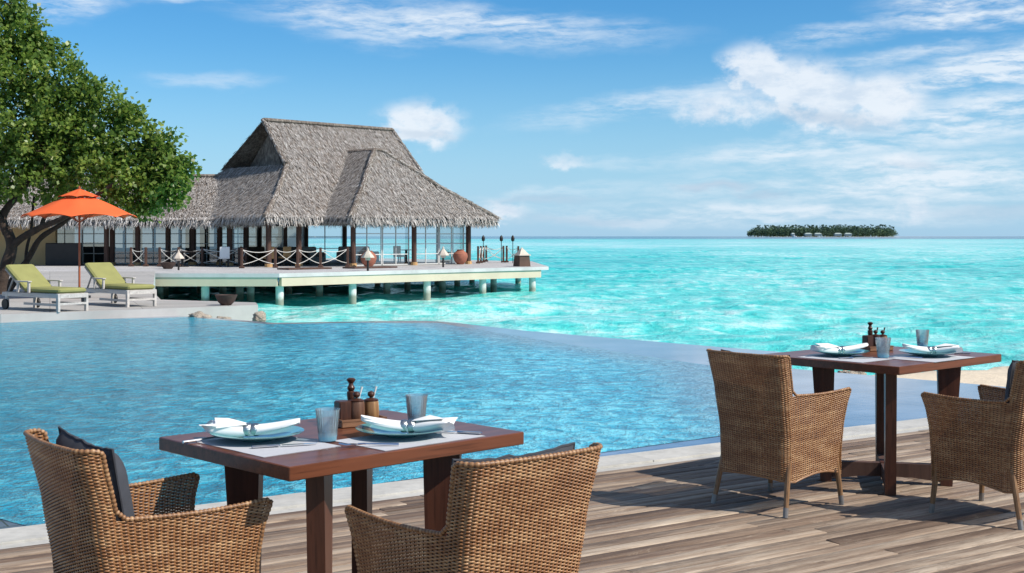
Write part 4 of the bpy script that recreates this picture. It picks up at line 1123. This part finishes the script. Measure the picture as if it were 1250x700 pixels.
def fringe_on(edges, dens, seed, drop=0.42):
    r = np.random.default_rng(seed); V, Fc, T = [], [], []
    for a, b_, out in edges:
        a, b_ = np.array(a), np.array(b_); L_ = np.linalg.norm(b_-a); e = (b_-a)/L_; out = np.array((out[0], out[1], 0.0))
        for _ in range(int(L_*dens)):
            c = a+e*L_*r.random()+out*r.uniform(-0.35, 0.06); c[2] += r.uniform(-0.12, 0.14)
            d = np.array((0, 0, -1.0))+out*r.uniform(0.0, 0.75)+e*r.normal()*0.25; d /= np.linalg.norm(d)
            LL = drop*r.uniform(.6, 1.25); w_ = r.uniform(.012, .032); k = len(V); s_ = e*w_
            V += [c-s_, c+s_, c+d*LL+s_*.3, c+d*LL-s_*.3]; Fc.append((k, k+1, k+2, k+3)); T += [r.normal(0.60, 0.22)]*4
    return V, Fc, T
def roof(name, quads, edges, seed, dens=60, parent=pav):
    mb = MB()
    for q in quads:
        # subdivided, gently uneven bed
        n = 10; m_ = 10; vs = []; fs = []
        for j in range(m_+1):
            for i in range(n+1):
                p = lerp(lerp(Vector(q[0]), Vector(q[1]), i/n), lerp(Vector(q[3]), Vector(q[2]), i/n), j/m_)
                k = mn.noise(p*0.9)*0.05*(1 if 0 < i < n and 0 < j < m_ else 0); vs.append(p+Vector((0, 0, k)))
        for j in range(m_):
            for i in range(n): fs.append((j*(n+1)+i, j*(n+1)+i+1, (j+1)*(n+1)+i+1, (j+1)*(n+1)+i))
        mb.add(vs, fs)
        # underside
        mb.add([v-Vector((0, 0, 0.22)) for v in vs], [f[::-1] for f in fs])
    o = mb.build(name, M['thatchbed'], parent, smooth=0)
    V, Fc, T = blades_on(quads, dens*2.6, 0.26, 0.030, seed)
    V2, F2, T2 = fringe_on(edges, 120, seed+1, 0.36)
    off = len(V); V += V2; Fc += [tuple(i+off for i in f) for f in F2]; T += T2
    raw_mesh('thatch_layer', np.array(V), Fc, M['thatch'], o, tint=np.clip(T, 0, 1))
    return o
# concave profile: slopes broken at mid height so that they flare towards the eaves
EV = 2.40; OUTF = -E2; OUTL = -E1
rz, hz_ = 7.62, 5.16
s0, s1, w0, w1_ = 4.9, 20.0, 8.0, 20.0; wr = 14.0
hl, hr = 8.5, 17.6; gl, gr = 9.1, 17.9; whf, whb = 11.2, 16.8
Pf = lambda s, w, z: tuple(SW(s, w, z))
def slope(a0, a1, b1, b0, flare=0.22):
    """split a roof face in two with the middle pushed down"""
    m0 = lerp(Vector(a0), Vector(b0), 0.5)-Vector((0, 0, flare)); m1 = lerp(Vector(a1), Vector(b1), 0.5)-Vector((0, 0, flare))
    return [(a0, a1, tuple(m1), tuple(m0)), (tuple(m0), tuple(m1), b1, b0)]
main_q = []
main_q += slope(Pf(s0, w0, EV), Pf(s1, w0, EV), Pf(hr, whf, hz_), Pf(hl, whf, hz_))
main_q += slope(Pf(s1, w1_, EV), Pf(s0, w1_, EV), Pf(hl, whb, hz_), Pf(hr, whb, hz_))
main_q += [(Pf(hl-.25, whf-.15, hz_-.1), Pf(hr+.1, whf, hz_), Pf(gr, wr, rz), Pf(gl-.15, wr, rz)), (Pf(hr, whb, hz_), Pf(hl-.25, whb+.15, hz_-.1), Pf(gl-.15, wr, rz), Pf(gr, wr, rz))]
main_q += slope(Pf(s0, w1_, EV), Pf(s0, w0, EV), Pf(hl, whf, hz_), Pf(hl, whb, hz_))
main_q += slope(Pf(s1, w0, EV), Pf(s1, w1_, EV), Pf(hr, whb, hz_), Pf(hr, whf, hz_))
r1 = roof('main_roof', main_q, [(Pf(s0, w0, EV), Pf(s1, w0, EV), OUTF), (Pf(s0, w1_, EV), Pf(s0, w0, EV), OUTL), (Pf(s1, w0, EV), Pf(s1, w1_, EV), E1)], 31)
# gable infills
for s_, a, b in ((hl+1.0, whf+.15, whb-.15), (hr-.3, whf+.15, whb-.15)):
    mb = MB(); q = [Pf(s_, a, hz_-.5), Pf(s_, b, hz_-.5), Pf(s_+.1, wr, rz-.25)]; q2 = [Pf(s_+.08, a, hz_-.5), Pf(s_+.08, b, hz_-.5), Pf(s_+.18, wr, rz-.25)]
    mb.add(q+q2, [(0, 1, 2), (5, 4, 3), (0, 3, 4, 1), (1, 4, 5, 2), (2, 5, 3, 0)]); mb.build('gable_infill', M['thatchbed'], r1, smooth=0)
mb = MB(); mb.beam(Pf(gl-.2, wr, rz+.03), Pf(gr+.05, wr, rz+.03), 0.42, 0.22, bev=0.08); mb.build('ridge_cap', M['thatchbed'], r1)
# projecting front wing
a0, a1, wf = 8.44, 18.55, 6.0; pk = 13.5; pw = 10.0; pz = 6.06
wing_q = slope(Pf(a0, wf, EV), Pf(a1, wf, EV), Pf(pk+.25, pw, pz), Pf(pk-.25, pw, pz), 0.15)
wing_q += slope(Pf(a0, wf+7, EV+0.05), Pf(a0, wf, EV), Pf(pk-.25, pw, pz), Pf(pk-.25, pw+3.2, pz), 0.15)
wing_q += slope(Pf(a1, wf, EV), Pf(a1, wf+7, EV+0.05), Pf(pk+.25, pw+3.2, pz), Pf(pk+.25, pw, pz), 0.15)
r2 = roof('front_roof', wing_q, [(Pf(a0, wf, EV), Pf(a1, wf, EV), OUTF), (Pf(a0, wf+2, EV), Pf(a0, wf, EV), OUTL), (Pf(a1, wf, EV), Pf(a1, wf+2, EV), E1)], 41, 64)
mb = MB(); mb.beam(Pf(pk, pw-.15, pz+.02), Pf(pk, pw+3.0, pz+.02), 0.6, 0.2, bev=0.08); mb.build('ridge_cap', M['thatchbed'], r2)
def hip_roll(pts, rad, par):
    P = [Vector(p) for p in pts]; Q = []
    for a, b in zip(P, P[1:]): Q += [a.lerp(b, k/12)+Vector((mn.noise(a*3+Vector((k, 0, 0)))*.03, mn.noise(a*5+Vector((0, k, 0)))*.03, 0)) for k in range(12)]
    Q.append(P[-1]); o = MB().tube(Q, [rad*(1+.2*mn.noise(q*2.3)) for q in Q], 8).build('hip_roll', M['thatchbed'], par); 
    V, Fc, T = [], [], []; r = np.random.default_rng(int(abs(P[0].x*10)))
    for q0, q1 in zip(Q, Q[1:]):
        d0 = (q0-q1) if q0.z > q1.z else (q1-q0); dn = -np.array(d0.normalized()); dn = dn if dn[2] < 0 else -dn
        for _ in range(int((q1-q0).length*70)):
            c = np.array(q0.lerp(q1, r.random())); a = r.uniform(0, 2*np.pi); n = np.array((math.cos(a), math.sin(a), abs(math.sin(a*1.7)))); n /= np.linalg.norm(n)
            d = dn+r.normal(size=3)*.2; d /= np.linalg.norm(d); s_ = np.cross(d, n); s_ /= np.linalg.norm(s_); c = c+n*rad*1.0; k = len(V); w_ = .016
            V += [c-s_*w_, c+s_*w_, c+d*.22+s_*w_*.4, c+d*.22-s_*w_*.4]; Fc.append((k, k+1, k+2, k+3)); T += [r.normal(.62, .16)]*4
    raw_mesh('thatch_layer', np.array(V), Fc, M['thatch'], o, tint=np.clip(T, 0, 1))
def mid(a, b, f): m = (Vector(a)+Vector(b))/2; m.z -= f; return tuple(m)
up = lambda p: (p[0], p[1], p[2]+0.03)
wl, wlp = Pf(a0, wf, EV), Pf(pk-.25, pw, pz); hip_roll([up(wl), up(mid(wl, wlp, .15)), up(wlp)], 0.13, r2)
wl, wlp = Pf(a1, wf, EV), Pf(pk+.25, pw, pz); hip_roll([up(wl), up(mid(wl, wlp, .15)), up(wlp)], 0.13, r2)
wl, wlp = Pf(s0, w0, EV), Pf(hl, whf, hz_); hip_roll([up(wl), up(mid(wl, wlp, .22)), up(wlp)], 0.13, r1)
hip_roll([up(Pf(hl-.2, whf-.1, hz_)), up(Pf(gl-.15, wr, rz))], 0.12, r1)
hip_roll([up(Pf(hr, whf, hz_)), up(Pf(gr, wr, rz))], 0.10, r1)
# low left wing
x0, x1, yf_, yb_, yr, zr = -34.0, -12.6, 63.0, 74.0, 68.5, 4.72
lw = slope((x0, yf_, 2.3), (x1, yf_, 2.3), (x1, yr, zr), (x0, yr, zr), 0.12)+slope((x1, yb_, 2.3), (x0, yb_, 2.3), (x0, yr, zr), (x1, yr, zr), 0.12)
r3_ = roof('side_roof', lw, [((x0, yf_, 2.3), (x1, yf_, 2.3), (0, -1))], 51, 60)
mb = MB(); mb.beam((x0, yr, zr+.02), (x1, yr, zr+.02), 0.45, 0.2, bev=0.08); mb.build('ridge_cap', M['thatchbed'], r3_)

# columns
def column(p, r=0.13, top=2.25):
    c = MB().tube([(p.x, p.y, 0.0), (p.x, p.y, top)], r, 10).build('column', M['column'], pav)
    MB().tube([(p.x, p.y, 0.0), (p.x, p.y, 0.16)], r*1.35, 10).build('column_foot', M['tan'], c)
for s in (9.4, 13.4, 17.3): column(SW(s, 7.0), 0.13)
column(SW(18.4, 8.2), 0.11); column(SW(20.0-.8, 11.5), 0.11)
for s in (5.8, 7.6): column(SW(s, 9.0), 0.14)
for w in (12.5, 16): column(SW(5.9, w), 0.14); column(SW(9.3, w), 0.11)
for s in (9.3, 12.2, 15.5, 18.4): column(SW(s, 19.0), 0.12)
for px, D in ((168, 64.6), (205, 65.5), (236, 66), (268, 66.4), (300, 66.6), (130, 64.6), (137, 65.5), (284, 69), (252, 70.5), (220, 70.5), (188, 70), (152, 70)): column(at(px, 300, D), 0.13 if D < 68 else .10, 2.35)
# bay windows between the columns: white frames with panes
def window(a, b, z0=0.05, z1=2.15, rows=3, cols=2, t=0.045, mat='frame'):
    w_ = MB()
    a, b = Vector(a), Vector(b); d = b-a
    for k in range(cols+1): p = a+d*(k/cols); w_.beam((p.x, p.y, z0), (p.x, p.y, z1), t, t, up=(d.normalized().x, d.normalized().y, 0))
    for k in range(rows+1): z = lerp(z0, z1, k/rows); w_.beam((a.x, a.y, z), (b.x, b.y, z), t*.8, t)
    o = w_.build('window', M[mat], pav, smooth=0)
    n = Vector((-d.y, d.x, 0)).normalized()*0.003
    MB().add([(a.x+n.x, a.y+n.y, z0), (b.x+n.x, b.y+n.y, z0), (b.x+n.x, b.y+n.y, z1), (a.x+n.x, a.y+n.y, z1)], [(0, 1, 2, 3)]).build('pane', M['pane'], o, smooth=0)
for sA, sB in ((9.55, 11.4), (11.5, 13.25), (13.55, 15.3), (15.4, 17.15)): window(SW(sA, 7.25), SW(sB, 7.25), rows=4)
window(SW(17.5, 7.2), SW(18.3, 8.1), cols=1); window(SW(18.5, 8.4), SW(19.15, 11.3), rows=4)
for sA, sB in ((9.5, 12.1), (12.3, 15.4), (15.6, 18.3)): window(SW(sA, 19.1), SW(sB, 19.1), rows=3)
for pA, pB in ((58, 100), (101, 128), (140, 166), (171, 203), (208, 234), (239, 266), (271, 298)):
    a_, b_ = at(pA, 300, 67.5), at(pB, 300, 67.5); window(a_, b_, rows=4, cols=2)
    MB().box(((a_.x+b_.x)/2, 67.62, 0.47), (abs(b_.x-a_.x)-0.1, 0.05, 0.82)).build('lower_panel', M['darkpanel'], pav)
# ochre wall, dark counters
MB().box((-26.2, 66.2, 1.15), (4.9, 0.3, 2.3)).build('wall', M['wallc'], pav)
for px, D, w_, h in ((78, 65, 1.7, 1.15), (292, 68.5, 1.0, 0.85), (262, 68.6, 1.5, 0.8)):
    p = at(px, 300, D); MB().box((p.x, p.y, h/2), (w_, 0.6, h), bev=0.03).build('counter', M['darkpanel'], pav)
p = at(186, 300, 71); MB().box((p.x-1, 77, 1.2), (17, 0.2, 2.4)).build('back_wall', M['hut'], pav)
# dining furniture under the roof
def dining_chair(p, rz_, mat, lab):
    r = empty('dining_chair', (p.x, p.y, 0.0), rz_)
    MB().box((0, 0, 0.44), (0.48, 0.48, 0.10), bev=0.02).build('seat', mat, r)
    MB().box((0, -0.22, 0.72), (0.48, 0.06, 0.52), bev=0.02).build('backrest', mat, r)
    for sx in (-.2, .2):
        for sy in (-.2, .2): MB().box((sx, sy, 0.2), (0.045, 0.045, 0.39)).build('leg', M['darkpanel'], r)
    tag(r, lab, 'chair', 'chairs inside the pavilion'); return r
def dining_table(p, mat, lab, w_=0.9):
    r = empty('pavilion_table', (p.x, p.y, 0.0), R(46))
    MB().box((0, 0, 0.74), (w_, w_, 0.04), bev=0.01).build('tabletop', mat, r)
    MB().box((0, 0, 0.37), (0.09, 0.09, 0.70)).build('leg', M['darkpanel'], r); MB().box((0, 0, 0.015), (0.45, 0.45, 0.03)).build('foot', M['darkpanel'], r)
    tag(r, lab, 'table', 'tables inside the pavilion')
dining_chair(SW(6.6, 10.2), R(46), M['tan'], 'left one of the pair of tan upholstered chairs behind the rope fence of the pavilion')
dining_chair(SW(7.6, 10.2), R(46), M['tan'], 'right one of the pair of tan upholstered chairs behind the rope fence of the pavilion')
dining_chair(SW(4.6, 11.0), R(20), M['whitecloth'], 'pale covered chair left of the tan chairs in the pavilion')
dining_chair(SW(14.3, 9.2), R(220), M['tan'], 'single tan chair behind the glass of the front pavilion bay')
dining_table(SW(6.9, 11.6), M['interior'], 'brown table behind the two tan chairs in the pavilion', 1.1)
dining_table(SW(12.0, 10.2), M['whitecloth'], 'pale table behind the left glass bay of the pavilion')
dining_table(SW(16.0, 10.6), M['whitecloth'], 'pale table behind the right glass bay of the pavilion')
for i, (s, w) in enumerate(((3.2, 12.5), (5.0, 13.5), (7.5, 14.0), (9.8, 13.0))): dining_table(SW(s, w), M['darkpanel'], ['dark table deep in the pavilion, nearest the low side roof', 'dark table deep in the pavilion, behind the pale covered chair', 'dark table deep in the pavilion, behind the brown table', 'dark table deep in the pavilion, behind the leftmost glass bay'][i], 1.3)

def sofa(p, rz_, w, mat, lab):
    r = empty('lounge_sofa', (p.x, p.y, 0), rz_)
    MB().box((0, 0, 0.23), (w, 0.8, 0.34), bev=0.04).build('seat', mat, r); MB().box((0, -0.34, 0.55), (w, 0.18, 0.75), bev=0.05).build('backrest', mat, r)
    for sx in (-1, 1): MB().box((sx*(w/2+.07), 0, 0.34), (0.15, 0.8, 0.58), bev=0.04).build('armrest', mat, r)
    tag(r, lab, 'sofa', 'sofas inside the pavilion')
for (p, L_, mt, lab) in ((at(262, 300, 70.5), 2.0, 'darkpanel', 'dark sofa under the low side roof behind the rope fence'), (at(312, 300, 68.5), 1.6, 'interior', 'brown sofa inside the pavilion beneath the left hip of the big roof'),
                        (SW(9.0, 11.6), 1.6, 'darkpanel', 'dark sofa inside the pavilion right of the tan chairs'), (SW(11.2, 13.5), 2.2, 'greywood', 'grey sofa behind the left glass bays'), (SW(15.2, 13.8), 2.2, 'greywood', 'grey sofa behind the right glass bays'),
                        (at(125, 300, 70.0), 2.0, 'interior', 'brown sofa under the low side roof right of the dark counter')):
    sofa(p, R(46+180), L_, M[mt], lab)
# rope fences
def rope_fence(pts, lab, h=0.95, post_r=0.075, mat='column'):
    pts = [Vector((p.x, p.y, 0)) for p in pts]
    root = empty('rope_fence', (pts[0].x, pts[0].y, 0)); b = Vector((pts[0].x, pts[0].y, 0))
    for p in pts:
        q = p-b; o = MB().box((q.x, q.y, h/2), (post_r*1.5, post_r*1.5, h), bev=0.01).build('post', M[mat], root)
        MB().box((q.x, q.y, 0.05), (post_r*3, post_r*3, 0.10), bev=0.01).build('post_foot', M[mat], o)
    for p, q in zip(pts, pts[1:]):
        p, q = p-b, q-b
        for za, zb, sag in ((h*.92, h*.92, 0.14), (h*.92, 0.18, .12), (0.18, h*.92, .12)):
            MB().tube([lerp(p, q, k/10)+Vector((0, 0, lerp(za, zb, k/10)-sag*4*(k/10)*(1-k/10))) for k in range(11)], 0.015, 6).build('rope', M['rope'], root)
    tag(root, lab, 'rope fence', 'rope fences of the pavilion')
rope_fence([at(px, 300, D) for px, D in ((160, 62.8), (178, 62.8))], 'short rope fence between two posts on the far left walkway')
rope_fence([at(px, 300, D) for px, D in ((195, 63), (218, 63), (247, 63), (292, 62.6), (300, 63))], 'rope fence in front of the low side roof, right of the lantern')
rope_fence([SW(3.6, 8.0), SW(5.2, 7.6), SW(6.2, 7.2), SW(7.4, 7.0), SW(8.9, 6.8)], 'rope fence before the tan chairs, ending at the first front column')
rope_fence([SW(18.6, 7.6), SW(19.6, 8.4), SW(20.6, 9.2), SW(21.6, 8.6), SW(22.4, 10.8)], 'rope fence running out to the right tip of the pier')
rope_fence([Vector((-0.3, 72.5, 0)), Vector((0.35, 70.5, 0)), ], 'last rope span near the torches at the right tip of the pier')
# lanterns and pots
def lantern(p, lab, s=1.0):
    r = empty('post_lantern', (p.x, p.y, 0))
    MB().tube([(0, 0, 0), (0, 0, 0.48*s)], 0.05*s, 8).build('post', M['iron'], r)
    MB().lathe([(0.11*s, 0.48*s), (0.12*s, 0.5*s), (0.12*s, 0.62*s), (0.10*s, 0.64*s)], n=8).build('lamp_body', M['lampcap'], r)
    MB().lathe([(0.30*s, 0.60*s), (0.30*s, 0.63*s), (0.12*s, 0.86*s), (0.05*s, 0.93*s), (0.055*s, 0.97*s), (0.02*s, 1.04*s), (0, 1.08*s)], n=6).build('lamp_roof', M['lampcap'], r)
    tag(r, lab, 'lantern', 'small roofed lanterns on the pier')
lantern(at(218, 300, 56), 'roofed lantern on the walkway left of the big roof, next to a dark bowl', .85)
lantern(gnd(449, 331), 'roofed lantern in front of the left clay pot', .95); lantern(gnd(541, 326.5), 'roofed lantern between the two clay pots', .95)
def pot(p, s, lab):
    o = MB().lathe([(0.16*s, 0), (0.2*s, .02*s), (.36*s, .22*s), (.43*s, .45*s), (.40*s, .62*s), (.25*s, .76*s), (.19*s, .80*s), (.22*s, .86*s), (.17*s, .86*s), (.15*s, .78*s), (0, .6*s)], n=32).build('clay_pot', M['terracotta'])
    o.location = (p.x, p.y, 0); tag(o, lab, 'pot', 'clay pots on the pier')
pot(gnd(450, 326), 0.92, 'round terracotta pot by the front column at the left'); pot(gnd(562, 323), 0.92, 'round terracotta pot by the right end of the glass bays')
q = gnd(205, 328.5); o = MB().lathe([(0.16, 0), (0.2, .02), (.34, .22), (.38, .30), (.35, .3), (0.25, .1), (0, .08)], n=24).build('planter_bowl', M['bowl']); o.location = (q.x, q.y, 0); tag(o, 'dark bowl on the pier walkway beside the lantern', 'bowl', 'dark bowls')
q = gnd(637, 325.5); r = empty('stone_marker', (q.x, q.y, 0), R(30))
MB().box((0, 0, 0.27), (0.55, 0.55, 0.54), taper=1.15, bev=0.0).build('body', M['interior'], r); MB().box((0, 0, 0.565), (0.66, 0.66, 0.05)).build('collar', M['lampcap'], r)
MB().add([(-.27, -.27, .59), (.27, -.27, .59), (.27, .27, .59), (-.27, .27, .59), (0, 0, .95)], [(0, 1, 4), (1, 2, 4), (2, 3, 4), (3, 0, 4), (3, 2, 1, 0)]).build('pyramid_top', M['lampcap'], r)
tag(r, 'squat box with a pale pyramid top alone near the right end of the pier', 'bollard')
for i, (px, D) in enumerate(((590, 74), (612, 72), (626, 71))):
    p = at(px, 300, D); r = empty('pier_torch', (p.x, p.y, 0))
    MB().tube([(0, 0, 0), (0, 0, 1.25)], 0.02, 8).build('pole', M['iron'], r)
    lp = MB().lathe([(0.02, 1.2), (0.09, 1.24), (0.10, 1.40), (0.06, 1.5), (0.02, 1.54), (0, 1.56)], n=12).build('lamp_head', M['iron'], r)
    tag(r, ['leftmost of the three dark torches at the pier tip', 'middle one of the three dark torches at the pier tip', 'rightmost of the three dark torches at the pier tip'][i], 'torch', 'torches at the pier tip')
for (pxa, pya, w_, lab) in ((372, 329, 2.4, 'left dark wooden step on the pier before the rope fence'), (452, 327.6, 2.6, 'right dark wooden step on the pier beneath the first front column')):
    p = gnd(pxa, pya); o = MB().box((0, 0, 0.04), (w_, 0.9, 0.07), bev=0.01).build('deck_step', M['column']); o.location = (p.x, p.y, 0); o.rotation_euler = (0, 0, R(46)); tag(o, lab, 'step', 'wooden steps on the pier')

# ------------------------------------------------------------------ island
def island():
    IY = 4000.0; k = IY/F; SC = IY/1500.0
    def X(px): return (px-625)*k*(1+45/1500)
    xa, xb = X(911), X(1098); cx = (xa+xb)/2; hx = (xb-xa)/2
    n = 48; poly = [(cx+hx*math.cos(2*math.pi*i/n), IY+45*SC+45*SC*math.sin(2*math.pi*i/n)) for i in range(n)]
    mb = MB(); mb.add([(x, y, SEA_Z-1) for x, y in poly]+[(cx+(x-cx)*.985, IY+45*SC+(y-IY-45*SC)*.95, SEA_Z+0.5) for x, y in poly], [tuple(range(n, 2*n))]+[(i, (i+1) % n, n+(i+1) % n, n+i) for i in range(n)])
    struct(mb.build('island_ground', M['sand'], smooth=0))
    r = np.random.default_rng(99); V, Fc, T = [], [], []
    hw = hx/SC
    # built in units of a 1500 m distance and enlarged about the shore point
    O = np.array((cx, IY, SEA_Z))
    def leaf(c, d, L_, w, t):
        up = r.normal(size=3); s_ = np.cross(d, up); s_ /= np.linalg.norm(s_); b = len(V)
        V.extend([c, c+d*L_*.5+s_*w, c+d*L_, c+d*L_*.5-s_*w]); Fc.append((b, b+1, b+2, b+3)); T.extend([t]*4)
    for i in range(900):
        a = r.uniform(0, 2*math.pi); q = r.random()**.45; x = hw*.97*q*math.cos(a); y = 45+40*q*math.sin(a)
        edge = min(1, (1-abs(x)/hw)*7); h = (5.0+6.0*edge)*r.uniform(.72, 1.12); tb = r.normal(.45, .17)+(0.25 if x > hw*.6 and r.random() < .5 else 0)
        for _ in range(34):
            d = r.normal(size=3); d /= np.linalg.norm(d); rad = np.array((3.0, 3.0, h*.55))*r.random()**.4
            leaf(np.array((x, y, h*.5+.8))+d*rad, r.normal(size=3)/1.7, 1.5, .6, tb+r.normal()*.12)
    for i in range(170):
        x = r.uniform(-hw*.88, hw*.86); y = r.uniform(5, 80); e_ = min(1, (1-abs(x)/hw)*6); h = (8.5+4.0*e_)*r.uniform(.82, 1.15)
        for k_ in range(14):
            a = r.uniform(0, 2*math.pi); d = np.array((math.cos(a), math.sin(a), r.uniform(-.6, 1.1))); d /= np.linalg.norm(d); leaf(np.array((x, y, h)), d, r.uniform(1.3, 2.2), .42, r.normal(.35, .12))
        b = len(V); V.extend([np.array((x-.2, y, 2)), np.array((x+.2, y, 2)), np.array((x+.15, y, h)), np.array((x-.15, y, h))]); Fc.append((b, b+1, b+2, b+3)); T.extend([.1]*4)
    o = raw_mesh('island_wood', np.array(V)*SC+O, Fc, M['palmfar'], tint=np.clip(T, 0, 1)); tag(o, 'dense green trees and palms covering the far island', 'wood', kind='stuff')
    labs = ['small pale bungalow at the far left of the island shore', 'second bungalow from the left on the island shore', 'middle bungalow on the island shore', 'fourth bungalow from the left on the island shore', 'rightmost grey roofed bungalow on the island shore']
    for i, (px, w) in enumerate(((956, 4.2), (974, 9), (985.5, 9), (1009, 9), (1021, 9))):
        b = empty('island_bungalow', (X(px), IY-8*SC, SEA_Z)); b.scale = (SC, SC, SC)
        MB().box((0, 0, 2.4), (w*.85, 6, 2.0)).build('wall', M['hut'], b); h = 4.6
        mb = MB(); mb.add([(-w/2, -3.6, 3.3), (w/2, -3.6, 3.3), (w/2, 3.6, 3.3), (-w/2, 3.6, 3.3), (-w*.28, 0, h+.3), (w*.28, 0, h+.3)], [(0, 1, 5, 4), (1, 2, 5), (2, 3, 4, 5), (3, 0, 4), (3, 2, 1, 0)]); mb.build('roof', M['hutroof'], b, smooth=0)
        for sx in (-w*.38, 0, w*.38): MB().tube([(sx, -2.6, -.5), (sx, -2.6, 1.42)], .18, 6).build('stilt', M['hut'], b)
        tag(b, labs[i], 'bungalow', 'bungalows along the island shore')
    bt = empty('motor_boat', (X(951), IY-40*SC, SEA_Z), R(5)); bt.scale = (SC*.8, SC*.8, SC*.8)
    mb = MB(); st = [(-3.2, .9, .2), (-1, 1.1, .15), (1.5, .9, .25), (3.4, .05, .9)]; vs = []
    for x, w, z in st: vs += [(x, -w, 1.0+(.3 if x > 3 else 0)), (x, -w*.5, z-.3), (x, w*.5, z-.3), (x, w, 1.0+(.3 if x > 3 else 0))]
    mb.add(vs, [(i*4+j, (i+1)*4+j, (i+1)*4+j+1, i*4+j+1) for i in range(3) for j in range(3)]+[(0, 1, 2, 3)]+[(i*4+3, (i+1)*4+3, (i+1)*4, i*4) for i in range(3)]); mb.build('hull', M['boatwhite'], bt, smooth=0)
    MB().box((-.3, 0, 1.5), (2.4, 1.5, 1.0), bev=.15).build('cabin', M['boatwhite'], bt); tag(bt, 'tiny white boat at the left of the island shore', 'boat')
island()
